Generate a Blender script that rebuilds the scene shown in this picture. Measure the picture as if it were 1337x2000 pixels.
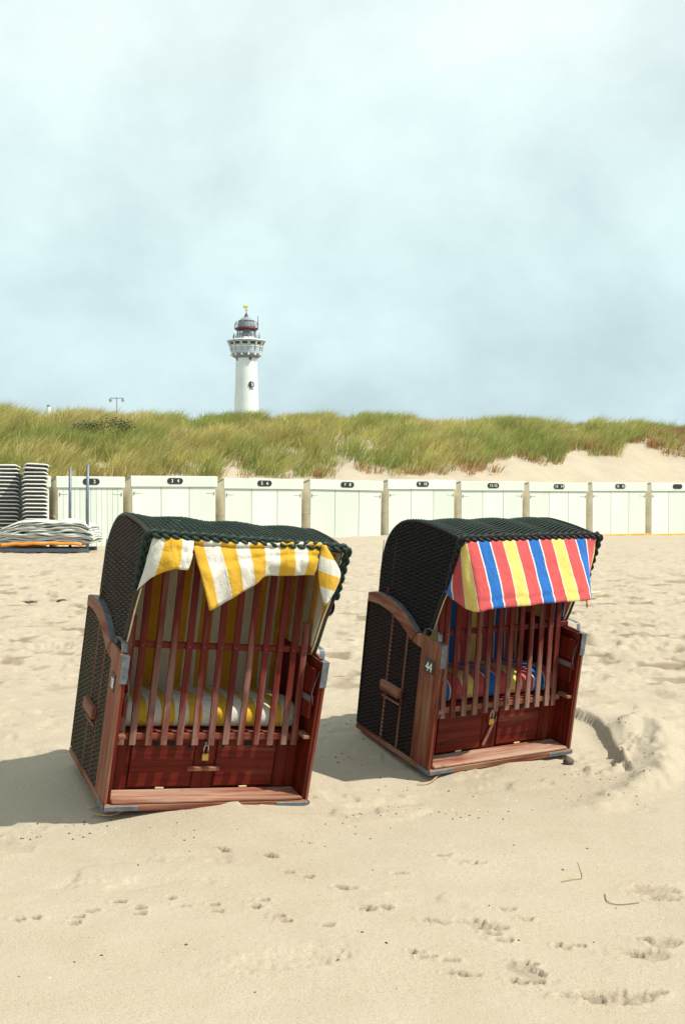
import bpy, bmesh, math, random
import numpy as np
from mathutils import Vector, Matrix
random.seed(7); rng = np.random.default_rng(7)
scene = bpy.context.scene
for o in list(bpy.data.objects): bpy.data.objects.remove(o)
C = scene.collection

# ------------------------------------------------------------------ camera
F = 2300.0                                   # focal length in photograph pixels (2000 px tall)
CAMZ = 1.75
cd = bpy.data.cameras.new('camera'); cam = bpy.data.objects.new('camera', cd); C.objects.link(cam)
cd.sensor_fit = 'VERTICAL'; cd.sensor_height = 36; cd.sensor_width = 24; cd.lens = F/2000*36
cd.clip_start = 0.05; cd.clip_end = 6000
cam.location = (0, 0, CAMZ); cam.rotation_euler = (math.pi/2-math.atan(38/F), 0, 0)
scene.camera = cam
# ------------------------------------------------------------------ sky and sun
SUN_AZ, SUN_EL = math.radians(180-76), math.radians(52)     # azimuth clockwise from +Y
w = bpy.data.worlds.new('World'); scene.world = w; w.use_nodes = True
nt = w.node_tree; nt.nodes.clear(); N = nt.nodes.new; Lk = nt.links.new
out = N('ShaderNodeOutputWorld'); bg = N('ShaderNodeBackground'); Lk(bg.outputs[0], out.inputs[0])
sky = N('ShaderNodeTexSky'); sky.sky_type = 'NISHITA'; sky.sun_disc = False
sky.sun_elevation = SUN_EL; sky.sun_rotation = SUN_AZ; sky.dust_density = 2.5
tc = N('ShaderNodeTexCoord'); sx = N('ShaderNodeSeparateXYZ'); Lk(tc.outputs['Generated'], sx.inputs[0])
def wmath(op, a, b=None):
    n = N('ShaderNodeMath'); n.operation = op
    for i, v in enumerate((a, b)):
        if v is None: continue
        if isinstance(v, (int, float)): n.inputs[i].default_value = v
        else: Lk(v, n.inputs[i])
    return n.outputs[0]
zc = wmath('ADD', wmath('MAXIMUM', sx.outputs[2], 0.0), 0.75)
cx = N('ShaderNodeCombineXYZ'); Lk(wmath('DIVIDE', sx.outputs[0], zc), cx.inputs[0]); Lk(wmath('DIVIDE', sx.outputs[1], zc), cx.inputs[1])
nz = N('ShaderNodeTexNoise'); nz.inputs['Scale'].default_value = 3.4; nz.inputs['Detail'].default_value = 7; nz.inputs['Roughness'].default_value = 0.56; nz.inputs['Distortion'].default_value = 0.15
Lk(cx.outputs[0], nz.inputs['Vector'])
nr = N('ShaderNodeValToRGB'); Lk(nz.outputs['Fac'], nr.inputs[0])
nr.color_ramp.elements[0].position = 0.34; nr.color_ramp.elements[0].color = (0.80, 0.815, 0.83, 1)
nr.color_ramp.elements[1].position = 0.66; nr.color_ramp.elements[1].color = (1.13, 1.12, 1.11, 1)
er = N('ShaderNodeValToRGB'); Lk(sx.outputs[2], er.inputs[0])
els = er.color_ramp.elements
els[0].position = 0.0; els[0].color = (0.60, 0.77, 0.82, 1); els[1].position = 1.0; els[1].color = (0.85, 0.95, 0.94, 1)
for p, c in ((0.08, (0.65, 0.83, 0.86, 1)), (0.17, (0.72, 0.91, 0.91, 1)), (0.26, (0.81, 0.98, 0.97, 1)), (0.36, (0.88, 1.0, 0.99, 1))):
    e = els.new(p); e.color = c
mx = N('ShaderNodeMix'); mx.data_type = 'RGBA'; mx.blend_type = 'MULTIPLY'; mx.inputs[0].default_value = 1
Lk(er.outputs[0], mx.inputs[6]); Lk(nr.outputs[0], mx.inputs[7])
sc = N('ShaderNodeVectorMath'); sc.operation = 'SCALE'; sc.inputs['Scale'].default_value = 8.0; Lk(mx.outputs[2], sc.inputs[0])
m2 = N('ShaderNodeMix'); m2.data_type = 'RGBA'; m2.inputs[0].default_value = 0.92
Lk(sky.outputs[0], m2.inputs[6]); Lk(sc.outputs[0], m2.inputs[7]); Lk(m2.outputs[2], bg.inputs[0])
bg.inputs[1].default_value = 0.10
sl = bpy.data.lights.new('sun', 'SUN'); sun = bpy.data.objects.new('sun', sl); C.objects.link(sun)
sl.energy = 5.0; sl.angle = math.radians(0.8); sl.color = (1.0, 0.93, 0.80)
sdir = Vector((math.sin(SUN_AZ)*math.cos(SUN_EL), math.cos(SUN_AZ)*math.cos(SUN_EL), math.sin(SUN_EL)))
sun.rotation_euler = sdir.to_track_quat('Z', 'Y').to_euler()
vs = scene.view_settings; vs.view_transform = 'Standard'; vs.look = 'None'; vs.exposure = 0.4; vs.gamma = 1

# ------------------------------------------------------------------ materials
def new_mat(name):
    m = bpy.data.materials.new(name); m.use_nodes = True
    return m, m.node_tree, m.node_tree.nodes['Principled BSDF']
def ramp(t, fac, stops, interp='LINEAR'):
    r = t.nodes.new('ShaderNodeValToRGB'); t.links.new(fac, r.inputs[0]); r.color_ramp.interpolation = interp
    e = r.color_ramp.elements
    while len(e) > 1: e.remove(e[-1])
    e[0].position = stops[0][0]; e[0].color = (*stops[0][1], 1)
    for p, c in stops[1:]:
        x = e.new(p); x.color = (*c, 1)
    return r.outputs[0]
def noise(t, vec, scale, detail=4, rough=.55, dist=0):
    n = t.nodes.new('ShaderNodeTexNoise'); n.inputs['Scale'].default_value = scale; n.inputs['Detail'].default_value = detail
    n.inputs['Roughness'].default_value = rough; n.inputs['Distortion'].default_value = dist
    if vec is not None: t.links.new(vec, n.inputs['Vector'])
    return n.outputs['Fac']
def coord(t, kind='Object', scale=(1, 1, 1), rnd=False):
    c = t.nodes.new('ShaderNodeTexCoord'); v = c.outputs[kind]
    if rnd:
        oi = t.nodes.new('ShaderNodeObjectInfo'); mm = t.nodes.new('ShaderNodeMath'); mm.operation = 'MULTIPLY'; mm.inputs[1].default_value = 37.0
        t.links.new(oi.outputs['Random'], mm.inputs[0]); a = t.nodes.new('ShaderNodeVectorMath'); a.operation = 'ADD'
        t.links.new(v, a.inputs[0]); t.links.new(mm.outputs[0], a.inputs[1]); v = a.outputs[0]
    mp = t.nodes.new('ShaderNodeMapping'); mp.inputs['Scale'].default_value = scale; t.links.new(v, mp.inputs[0])
    return mp.outputs[0]
def mix(t, fac, a, b, blend='MIX'):
    n = t.nodes.new('ShaderNodeMix'); n.data_type = 'RGBA'; n.blend_type = blend
    for i, v in ((0, fac), (6, a), (7, b)):
        if isinstance(v, (int, float)): n.inputs[i].default_value = v
        elif isinstance(v, tuple): n.inputs[i].default_value = (*v, 1)
        else: t.links.new(v, n.inputs[i])
    return n.outputs[2]
def bump(t, b, h, strength, dist):
    n = t.nodes.new('ShaderNodeBump'); n.inputs['Strength'].default_value = strength; n.inputs['Distance'].default_value = dist
    t.links.new(h, n.inputs['Height']); t.links.new(n.outputs[0], b.inputs['Normal']); return n
def plain(name, col, rough=.6, var=.15, scale=8, metal=0, spec=.4, bmp=0, rnd=True):
    m, t, b = new_mat(name)
    f = noise(t, coord(t, rnd=rnd), scale, 5)
    c = ramp(t, f, [(.3, tuple(x*(1-var) for x in col)), (.7, tuple(min(1, x*(1+var)) for x in col))])
    t.links.new(c, b.inputs['Base Color']); b.inputs['Roughness'].default_value = rough; b.inputs['Metallic'].default_value = metal
    b.inputs['Specular IOR Level'].default_value = spec
    if bmp: bump(t, b, f, bmp, .01)
    return m
def wood(name, deep, mid, worn, axis, wear=.5, rough=.6, ends=0.0):
    m, t, b = new_mat(name)
    s = [38, 38, 38]; s[axis] = 1.6
    g = noise(t, coord(t, scale=tuple(s), rnd=True), 1.0, 6, .6, .6)
    s2 = [9, 9, 9]; s2[axis] = 1.1
    p = noise(t, coord(t, scale=tuple(s2), rnd=True), 1.0, 5, .62, .4)
    base = ramp(t, g, [(.28, deep), (.55, mid), (.8, tuple(x*1.18 for x in mid))])
    lo = .62-.34*wear
    if ends:                                     # bleached towards the weather-beaten lower end
        c_ = t.nodes.new('ShaderNodeTexCoord'); sz = t.nodes.new('ShaderNodeSeparateXYZ'); t.links.new(c_.outputs['Object'], sz.inputs[0])
        mr = t.nodes.new('ShaderNodeMapRange'); mr.inputs[1].default_value = .75; mr.inputs[2].default_value = 0.0; mr.inputs[3].default_value = -.05; mr.inputs[4].default_value = ends; t.links.new(sz.outputs[2], mr.inputs[0])
        ad = t.nodes.new('ShaderNodeMath'); t.links.new(p, ad.inputs[0]); t.links.new(mr.outputs[0], ad.inputs[1]); p = ad.outputs[0]
    wf = ramp(t, p, [(lo, (0, 0, 0)), (lo+.22, (1, 1, 1))])
    gw = ramp(t, g, [(.25, tuple(x*.62 for x in worn)), (.7, worn)])
    c = mix(t, wf, base, gw)
    k = noise(t, coord(t, scale=(5, 5, 5), rnd=True), 2.0, 3)
    c = mix(t, ramp(t, k, [(.62, (0, 0, 0)), (.8, (.55, .55, .55))]), c, tuple(x*.55 for x in deep))
    t.links.new(c, b.inputs['Base Color']); b.inputs['Roughness'].default_value = rough; b.inputs['Specular IOR Level'].default_value = .15
    bump(t, b, g, .22, .003)
    return m
RED_D, RED_M = (.042, .0045, .004), (.122, .0135, .008)
M = {}
for ax, nm in enumerate('xyz'):
    M['red_'+nm] = wood('varnished_red_wood_'+nm, RED_D, RED_M, (.21, .065, .042), ax, .18, .45)
    M['worn_'+nm] = wood('weathered_wood_'+nm, (.065, .014, .008), (.165, .040, .021), (.295, .155, .10), ax, .66, .75)
    M['slat_'+nm] = wood('slat_wood_'+nm, (.045, .006, .005), (.118, .0155, .011), (.235, .100, .070), ax, .40, .6)
M['slat_z'] = wood('bleached_slat_wood', (.045, .006, .005), (.118, .0155, .011), (.27, .165, .135), 2, .30, .65, .17)
M['floor_x'] = wood('scuffed_floor_wood', (.10, .028, .018), (.21, .07, .042), (.40, .26, .19), 0, .70, .8)
M['steel'] = plain('galvanised_steel', (.135, .16, .19), .5, .35, 25, .5)
M['steel_dark'] = plain('dull_steel', (.16, .17, .18), .55, .3, 25, .6)
M['strap'] = plain('grey_webbing', (.12, .11, .11), .8, .2, 60)
M['black'] = plain('black_plate', (.018, .02, .022), .5, .3, 40)
M['brownplate'] = plain('brown_plate', (.05, .03, .028), .6, .3, 40)
M['white_paint'] = plain('white_lettering', (.80, .82, .78), .6, .08, 30)
M['dark'] = plain('dark_void', (.012, .010, .010), .9, .2, 10)
M['brass'] = plain('aged_brass', (.50, .34, .10), .35, .25, 90, .85)
M['shackle'] = plain('lock_shackle', (.55, .55, .52), .3, .2, 90, .9)
M['cream'] = plain('cream_piping', (.62, .52, .33), .8, .15, 30)
M['backing'] = plain('hood_backing', (.020, .017, .014), .95, .3, 30)  # dark sheet added behind the weave to make its gaps dark
M['pole'] = plain('pale_wooden_rod', (.62, .50, .27), .7, .15, 20)
def wick(name, a, b_, c_):
    m, t, b = new_mat(name)
    f = noise(t, coord(t, scale=(3, 3, 3)), 2.2, 5, .6)
    g = noise(t, coord(t, scale=(60, 60, 60)), 2.0, 2)
    c = mix(t, .5, ramp(t, f, [(.3, a), (.52, b_), (.75, c_)]), ramp(t, g, [(.3, a), (.7, c_)]))
    t.links.new(c, b.inputs['Base Color']); b.inputs['Roughness'].default_value = .6; b.inputs['Specular IOR Level'].default_value = .22
    return m
M['wick_black'] = wick('black_wicker', (.007, .007, .008), (.013, .013, .013), (.022, .021, .019))
M['wick_olive'] = wick('faded_olive_wicker', (.036, .029, .018), (.068, .055, .033), (.098, .078, .048))
M['wick_brown'] = wick('dark_brown_wicker', (.022, .017, .014), (.046, .034, .027), (.068, .050, .038))
M['wick_green'] = wick('dark_green_wicker', (.006, .015, .012), (.012, .028, .021), (.022, .042, .032))
def stripes(name, cols, period, lines=(), phase=0.0, rough=.85, horizontal=False):
    m, t, b = new_mat(name)
    uv = t.nodes.new('ShaderNodeTexCoord'); s = t.nodes.new('ShaderNodeSeparateXYZ'); t.links.new(uv.outputs['UV'], s.inputs[0])
    wv = noise(t, coord(t, scale=(1, 1, 1)), 5.0, 2)
    a = t.nodes.new('ShaderNodeMath'); a.operation = 'MULTIPLY_ADD'; a.inputs[1].default_value = 1/period; a.inputs[2].default_value = phase
    t.links.new(s.outputs[1 if horizontal else 0], a.inputs[0])
    w2 = t.nodes.new('ShaderNodeMath'); w2.operation = 'MULTIPLY_ADD'; w2.inputs[1].default_value = .012/period*.5; t.links.new(wv, w2.inputs[0]); t.links.new(a.outputs[0], w2.inputs[2])
    fr = t.nodes.new('ShaderNodeMath'); fr.operation = 'FRACT'; t.links.new(w2.outputs[0], fr.inputs[0])
    c = ramp(t, fr.outputs[0], cols, 'CONSTANT')
    wf = noise(t, coord(t, scale=(260, 260, 260)), 1.0, 2)
    big = noise(t, coord(t, scale=(4, 4, 4)), 1.5, 5, .65)
    c = mix(t, 1.0, c, ramp(t, wf, [(.3, (.90, .90, .90)), (.7, (1.05, 1.05, 1.05))]), 'MULTIPLY')
    c = mix(t, 1.0, c, ramp(t, big, [(.3, (.82, .80, .77)), (.6, (1.0, 1.0, 1.0))]), 'MULTIPLY')
    t.links.new(c, b.inputs['Base Color']); b.inputs['Roughness'].default_value = rough; b.inputs['Specular IOR Level'].default_value = .15
    b.inputs['Sheen Weight'].default_value = .15
    tr = t.nodes.new('ShaderNodeBsdfTranslucent'); t.links.new(c, tr.inputs[0]); ms = t.nodes.new('ShaderNodeMixShader'); ms.inputs[0].default_value = .06
    o = t.nodes['Material Output']; t.links.new(b.outputs[0], ms.inputs[1]); t.links.new(tr.outputs[0], ms.inputs[2]); t.links.new(ms.outputs[0], o.inputs[0])
    cr = noise(t, coord(t, scale=(6, 6, 3)), 2.0, 4, .55, 1.2)
    hs = t.nodes.new('ShaderNodeMath'); hs.operation = 'MULTIPLY_ADD'; hs.inputs[1].default_value = .03; t.links.new(wf, hs.inputs[0]); t.links.new(cr, hs.inputs[2])
    bump(t, b, hs.outputs[0], .45, .03)
    return m
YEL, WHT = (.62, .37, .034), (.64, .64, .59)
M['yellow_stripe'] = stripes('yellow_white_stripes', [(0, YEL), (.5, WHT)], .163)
M['yellow_lining'] = stripes('shaded_yellow_lining', [(0, (.50, .235, .016)), (.5, (.52, .46, .37))], .163)  # stripe cloth browned and darkened for the shade inside the hood
M['yellow_stripe_h'] = stripes('yellow_white_stripes_turned', [(0, YEL), (.5, WHT)], .163, horizontal=True, phase=.2)
BLU, RD, YL, WH = (.014, .12, .42), (.50, .080, .085), (.66, .52, .15), (.66, .65, .62)
M['multi_stripe'] = stripes('blue_red_yellow_stripes', [(0, WH), (.02, BLU), (.235, WH), (.26, RD), (.495, WH), (.505, YL), (.74, WH), (.752, RD)], .404, phase=-.13/.404)
# ------------------------------------------------------------------ mesh helpers
def link(name, me, mat=None, parent=None, smooth=False):
    o = bpy.data.objects.new(name, me); C.objects.link(o)
    if mat is not None: me.materials.append(mat)
    if parent is not None: o.parent = parent
    if smooth: me.polygons.foreach_set('use_smooth', [True]*len(me.polygons))
    return o
def meshdata(name, v, f, uv=None):
    me = bpy.data.meshes.new(name)
    me.from_pydata([tuple(map(float, p)) for p in v], [], [tuple(map(int, q)) for q in f]); me.update()
    if uv is not None:
        l = me.uv_layers.new(name='UVMap'); idx = np.empty(len(me.loops), int); me.loops.foreach_get('vertex_index', idx)
        l.data.foreach_set('uv', np.asarray(uv, float)[idx].ravel())
    return me
def np_mesh(name, v, quads=None, tris=None):
    me = bpy.data.meshes.new(name); v = np.asarray(v, np.float32)
    nq = 0 if quads is None else len(quads); ntr = 0 if tris is None else len(tris)
    me.vertices.add(len(v)); me.vertices.foreach_set('co', v.ravel())
    loops = np.concatenate([q.ravel() for q in (quads, tris) if q is not None]).astype(np.int32)
    me.loops.add(len(loops)); me.loops.foreach_set('vertex_index', loops)
    me.polygons.add(nq+ntr)
    ls = np.concatenate([np.arange(nq)*4, nq*4+np.arange(ntr)*3]).astype(np.int32)
    me.polygons.foreach_set('loop_start', ls); me.update(calc_edges=True); me.validate()
    return me
def box_me(x0, x1, y0, y1, z0, z1, bev=.003, name='box'):
    bm = bmesh.new()
    bmesh.ops.create_cube(bm, size=1)
    for v in bm.verts:
        v.co = Vector((x0+(v.co.x+.5)*(x1-x0), y0+(v.co.y+.5)*(y1-y0), z0+(v.co.z+.5)*(z1-z0)))
    if bev: bmesh.ops.bevel(bm, geom=list(bm.edges), offset=min(bev, .4*min(x1-x0, y1-y0, z1-z0)), segments=1, affect='EDGES', profile=.5)
    me = bpy.data.meshes.new(name); bm.to_mesh(me); bm.free(); return me
def box(name, x0, x1, y0, y1, z0, z1, mat, parent=None, bev=.003):
    return link(name, box_me(x0, x1, y0, y1, z0, z1, bev, name), mat, parent)
def prism(name, outline, a0, a1, axis, mat, parent=None, bev=.0):
    """outline in the two other axes (cyclic order), extruded along axis"""
    bm = bmesh.new()
    def P(u, v, a):
        return {0: (a, u, v), 1: (u, a, v), 2: (u, v, a)}[axis]
    b0 = [bm.verts.new(P(u, v, a0)) for u, v in outline]; b1 = [bm.verts.new(P(u, v, a1)) for u, v in outline]
    n = len(outline)
    bm.faces.new(b0); bm.faces.new(b1)
    for i in range(n): bm.faces.new((b0[i], b0[(i+1) % n], b1[(i+1) % n], b1[i]))
    bmesh.ops.recalc_face_normals(bm, faces=bm.faces)
    if bev:
        ed = [e for e in bm.edges if abs(e.calc_face_angle(0)) > .5]
        bmesh.ops.bevel(bm, geom=ed, offset=bev, segments=1, affect='EDGES', profile=.5)
    bmesh.ops.triangulate(bm, faces=[f for f in bm.faces if len(f.verts) > 4])
    me = bpy.data.meshes.new(name); bm.to_mesh(me); bm.free()
    return link(name, me, mat, parent)
def crom(pts, n):
    p = np.asarray(pts, float); out = []
    q = np.vstack([2*p[0]-p[1], p, 2*p[-1]-p[-2]])
    for i in range(len(p)-1):
        for t in np.linspace(0, 1, n, endpoint=False):
            a, b, c, d = q[i:i+4]
            out.append(.5*((2*b)+(-a+c)*t+(2*a-5*b+4*c-d)*t*t+(-a+3*b-3*c+d)*t**3))
    out.append(p[-1]); return np.array(out)
def tube_geo(pts, r, n=8, closed=False, caps=True, flat=1.0, up=None):
    pts = np.asarray(pts, float); m = len(pts)
    rr = np.broadcast_to(np.asarray(r, float), (m,))
    tan = np.roll(pts, -1, 0)-np.roll(pts, 1, 0) if closed else np.gradient(pts, axis=0)
    tan /= np.linalg.norm(tan, axis=1)[:, None]+1e-12
    ref = np.array(up if up is not None else ([0, 0, 1] if abs(tan[0][2]) < .9 else [1, 0, 0]), float)
    V = []; x = ref-tan[0]*ref.dot(tan[0]); x /= np.linalg.norm(x)
    for i in range(m):
        x = x-tan[i]*x.dot(tan[i]); x /= np.linalg.norm(x)+1e-12; y = np.cross(tan[i], x)
        for k in range(n):
            a = 2*math.pi*k/n; V.append(pts[i]+rr[i]*(math.cos(a)*x+flat*math.sin(a)*y))
    Fc = []
    for i in range(m if closed else m-1):
        for k in range(n):
            j = (i+1) % m; Fc.append((i*n+k, i*n+(k+1) % n, j*n+(k+1) % n, j*n+k))
    if caps and not closed:
        Fc.append(tuple(range(n))[::-1]); Fc.append(tuple((m-1)*n+k for k in range(n)))
    return V, Fc
def tube(name, pts, r, mat, parent=None, n=8, **k):
    V, Fc = tube_geo(pts, r, n, **k); return link(name, meshdata(name, V, Fc), mat, parent, True)
def merge(parts):
    V, Fc = [], []
    for v, f in parts:
        o = len(V); V += list(v); Fc += [tuple(i+o for i in q) for q in f]
    return V, Fc
def lathe(prof, n=32, ang0=0.0):
    V, Fc = [], []
    for r, z in prof:
        for k in range(n):
            a = ang0+2*math.pi*k/n; V.append((r*math.cos(a), r*math.sin(a), z))
    for i in range(len(prof)-1):
        for k in range(n): Fc.append((i*n+k, i*n+(k+1) % n, (i+1)*n+(k+1) % n, (i+1)*n+k))
    return V, Fc
def grid_sheet(name, P, UV, mat, parent=None, thick=0.0, smooth=True):
    """P: (rows, cols, 3)"""
    P = np.asarray(P, float); r, c = P.shape[:2]
    Fc = [(i*c+j, i*c+j+1, (i+1)*c+j+1, (i+1)*c+j) for i in range(r-1) for j in range(c-1)]
    o = link(name, meshdata(name, P.reshape(-1, 3), Fc, np.asarray(UV, float).reshape(-1, 2)), mat, parent, smooth)
    if thick:
        md = o.modifiers.new('thickness', 'SOLIDIFY'); md.thickness = thick; md.offset = 0
    return o
def empty(name, loc=(0, 0, 0), rz=0.0):
    o = bpy.data.objects.new(name, None); C.objects.link(o); o.location = loc; o.rotation_euler = (0, 0, rz); o.empty_display_size = .1; return o
def tag(o, label, cat, group=None):
    o['label'] = label; o['category'] = cat
    if group: o['group'] = group
    return o
def text_mesh(s, size, depth=.002, space=1.0):
    cu = bpy.data.curves.new('text', 'FONT'); cu.body = s; cu.size = size; cu.extrude = depth; cu.align_x = 'CENTER'; cu.align_y = 'CENTER'; cu.resolution_u = 3; cu.space_character = space
    o = bpy.data.objects.new('text', cu); C.objects.link(o); bpy.context.view_layer.update()
    me = bpy.data.meshes.new_from_object(o.evaluated_get(bpy.context.evaluated_depsgraph_get()))
    bpy.data.objects.remove(o); me.materials.clear(); return me
# value noise
_perm = rng.random((256, 256))
def vnoise(x, y):
    xi = np.floor(x).astype(int); yi = np.floor(y).astype(int); fx = x-xi; fy = y-yi
    fx = fx*fx*fx*(fx*(fx*6-15)+10); fy = fy*fy*fy*(fy*(fy*6-15)+10)
    g = lambda a, b: _perm[a & 255, b & 255]
    return (g(xi, yi)*(1-fx)+g(xi+1, yi)*fx)*(1-fy)+(g(xi, yi+1)*(1-fx)+g(xi+1, yi+1)*fx)*fy
def fbm(x, y, o=4, g=.5):
    s = np.zeros_like(x); a = 1; t = 0
    for k in range(o):
        s += a*(vnoise(x*2**k+17.3*k, y*2**k+5.1*k)-.5); t += a; a *= g
    return s/t*2
def sstep(a, b, x):
    t = np.clip((x-a)/(b-a), 0, 1); return t*t*(3-2*t)

# ------------------------------------------------------------------ beach sand
CP = np.array([
 (-2.5, 2.5, -.02), (0, 2.5, -.02), (2.5, 2.5, -.02), (-2.8, 4.6, -.05), (0, 4.6, -.055), (2.8, 4.6, -.04), (1.2, 5.6, -.06), (-1.2, 5.5, -.065), (3.0, 6.5, -.05), (0.6, 6.3, -.085),
 (-1.29, 6.35, -.045), (-.95, 6.50, -.02), (-.6, 6.68, -.018), (-.214, 6.87, -.078), (-1.65, 7.13, .085), (-.57, 7.65, .055), (-.95, 7.0, -.02), (-1.47, 6.75, .0),
 (-2.1, 6.35, -.105), (-2.2, 6.85, -.02), (-2.5, 7.5, .09), (-1.2, 5.95, -.075), (-.2, 6.35, -.085), (-2.0, 5.9, -.09),
 (.15, 7.2, -.10), (.0, 7.7, -.02), (-.1, 8.3, .08), (.55, 7.54, -.115), (.80, 7.66, -.080), (1.06, 7.86, -.052), (1.57, 8.17, -.080), (.10, 8.27, .07), (1.13, 8.9, .09), (.8, 8.2, -.03), (.3, 7.9, -.02),
 (1.0, 7.35, -.10), (1.8, 7.7, -.095), (1.75, 8.7, -.01), (2.1, 8.2, -.06), (2.6, 8.4, -.03), (2.3, 9.0, .04),
 (-3.2, 9.2, .10), (-1, 9.4, .11), (1, 9.8, .11), (3.4, 9.4, .08), (-3, 11.5, .11), (0, 11.5, .11), (4, 11.5, .11)])
def tps_fit(p):
    n = len(p); d = np.hypot(p[:, None, 0]-p[None, :, 0], p[:, None, 1]-p[None, :, 1]); K = d*d*np.log(d+1e-9)
    A = np.zeros((n+3, n+3)); A[:n, :n] = K+np.eye(n)*1e-4; A[:n, n] = 1; A[:n, n+1:] = p[:, :2]; A[n, :n] = 1; A[n+1:, :n] = p[:, :2].T
    return np.linalg.solve(A, np.concatenate([p[:, 2], np.zeros(3)]))
TW = tps_fit(CP)
def tps(x, y):
    s = TW[-3]+TW[-2]*x+TW[-1]*y
    for (a, b, _), wt in zip(CP, TW[:-3]):
        d2 = (x-a)**2+(y-b)**2; s = s+wt*.5*d2*np.log(d2+1e-9)
    return s
def far_h(x, y):
    base = np.interp(y, [0, 8, 14, 24, 34, 40, 46, 80], [0, .08, .12, .16, .24, .27, .2, .1])
    return base+.10*np.exp(-((x-1.5)/4)**2-((y-37.5)/4)**2)-.08*sstep(4, 12, x)*sstep(34, 42, y)
def gp(px, py, z=-.06):                       # where a point seen in the photograph lies on the sand
    d = (CAMZ-z)*F/(py-962); return ((px-668.5)/F*d, d)
prints = []                                    # x, y, half-width across, half-length, heading, depth
def pr(px, py, wd, ln, ang, dep): prints.append((*gp(px, py), wd, ln, ang, dep))
for a, b in [(870, 203), (850, 197), (1055, 222), (1040, 214), (1120, 286), (1197, 302), (1325, 346), (665, 393), (705, 425), (825, 418), (838, 445), (1025, 402), (992, 425), (1085, 468), (1112, 484), (1275, 500), (460, 405), (540, 432), (535, 455), (350, 442), (300, 468), (285, 492), (130, 470), (65, 480)]:
    pr(a/1.9955, 1560+b/1.9955, .020, .034, random.uniform(-.5, .2), random.uniform(.016, .024))
for a, b in [(30, 348), (45, 352), (112, 431), (180, 430), (355, 484), (405, 494), (405, 215), (235, 290), (300, 606), (345, 628), (430, 640), (870, 582), (920, 580), (510, 695), (455, 690), (690, 720), (760, 722), (540, 488), (590, 535), (640, 560), (740, 650), (650, 440), (725, 478), (1180, 556), (1150, 612), (1240, 772)]:
    pr(660+a/1.975, 1560+b/1.975, .018, .04, random.uniform(-.45, .1), random.uniform(.017, .027))
pr(660+500/1.975, 1560+247/1.975, .018, .075, -.25, .034); pr(660+935/1.975, 1560+785/1.975, .022, .09, -.1, .034)
pr(660+760/1.975, 1560+680/1.975, .02, .06, -.9, .016); pr(660+580/1.975, 1560+510/1.975, .02, .08, -.55, .022)
for a, b, wd, ln, an, dp in ((1275, 1742, .075, .11, .2, .028), (1295, 1760, .05, .08, -.3, .03), (1262, 1872, .05, .11, -.3, .024), (1300, 1850, .05, .07, .3, .03), (1030, 1905, .055, .115, -.9, .006), (1180, 1958, .05, .10, 0, .03), (945, 1815, .05, .11, -.5, .02), (1240, 1960, .04, .08, .2, .03)): pr(a, b, wd, ln, an, dp*.55)
pr(560, 1880, .10, .22, .25, .012); pr(95, 1297, .22, .28, 0, .03)
HOLLOW_TONE = {}
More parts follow.
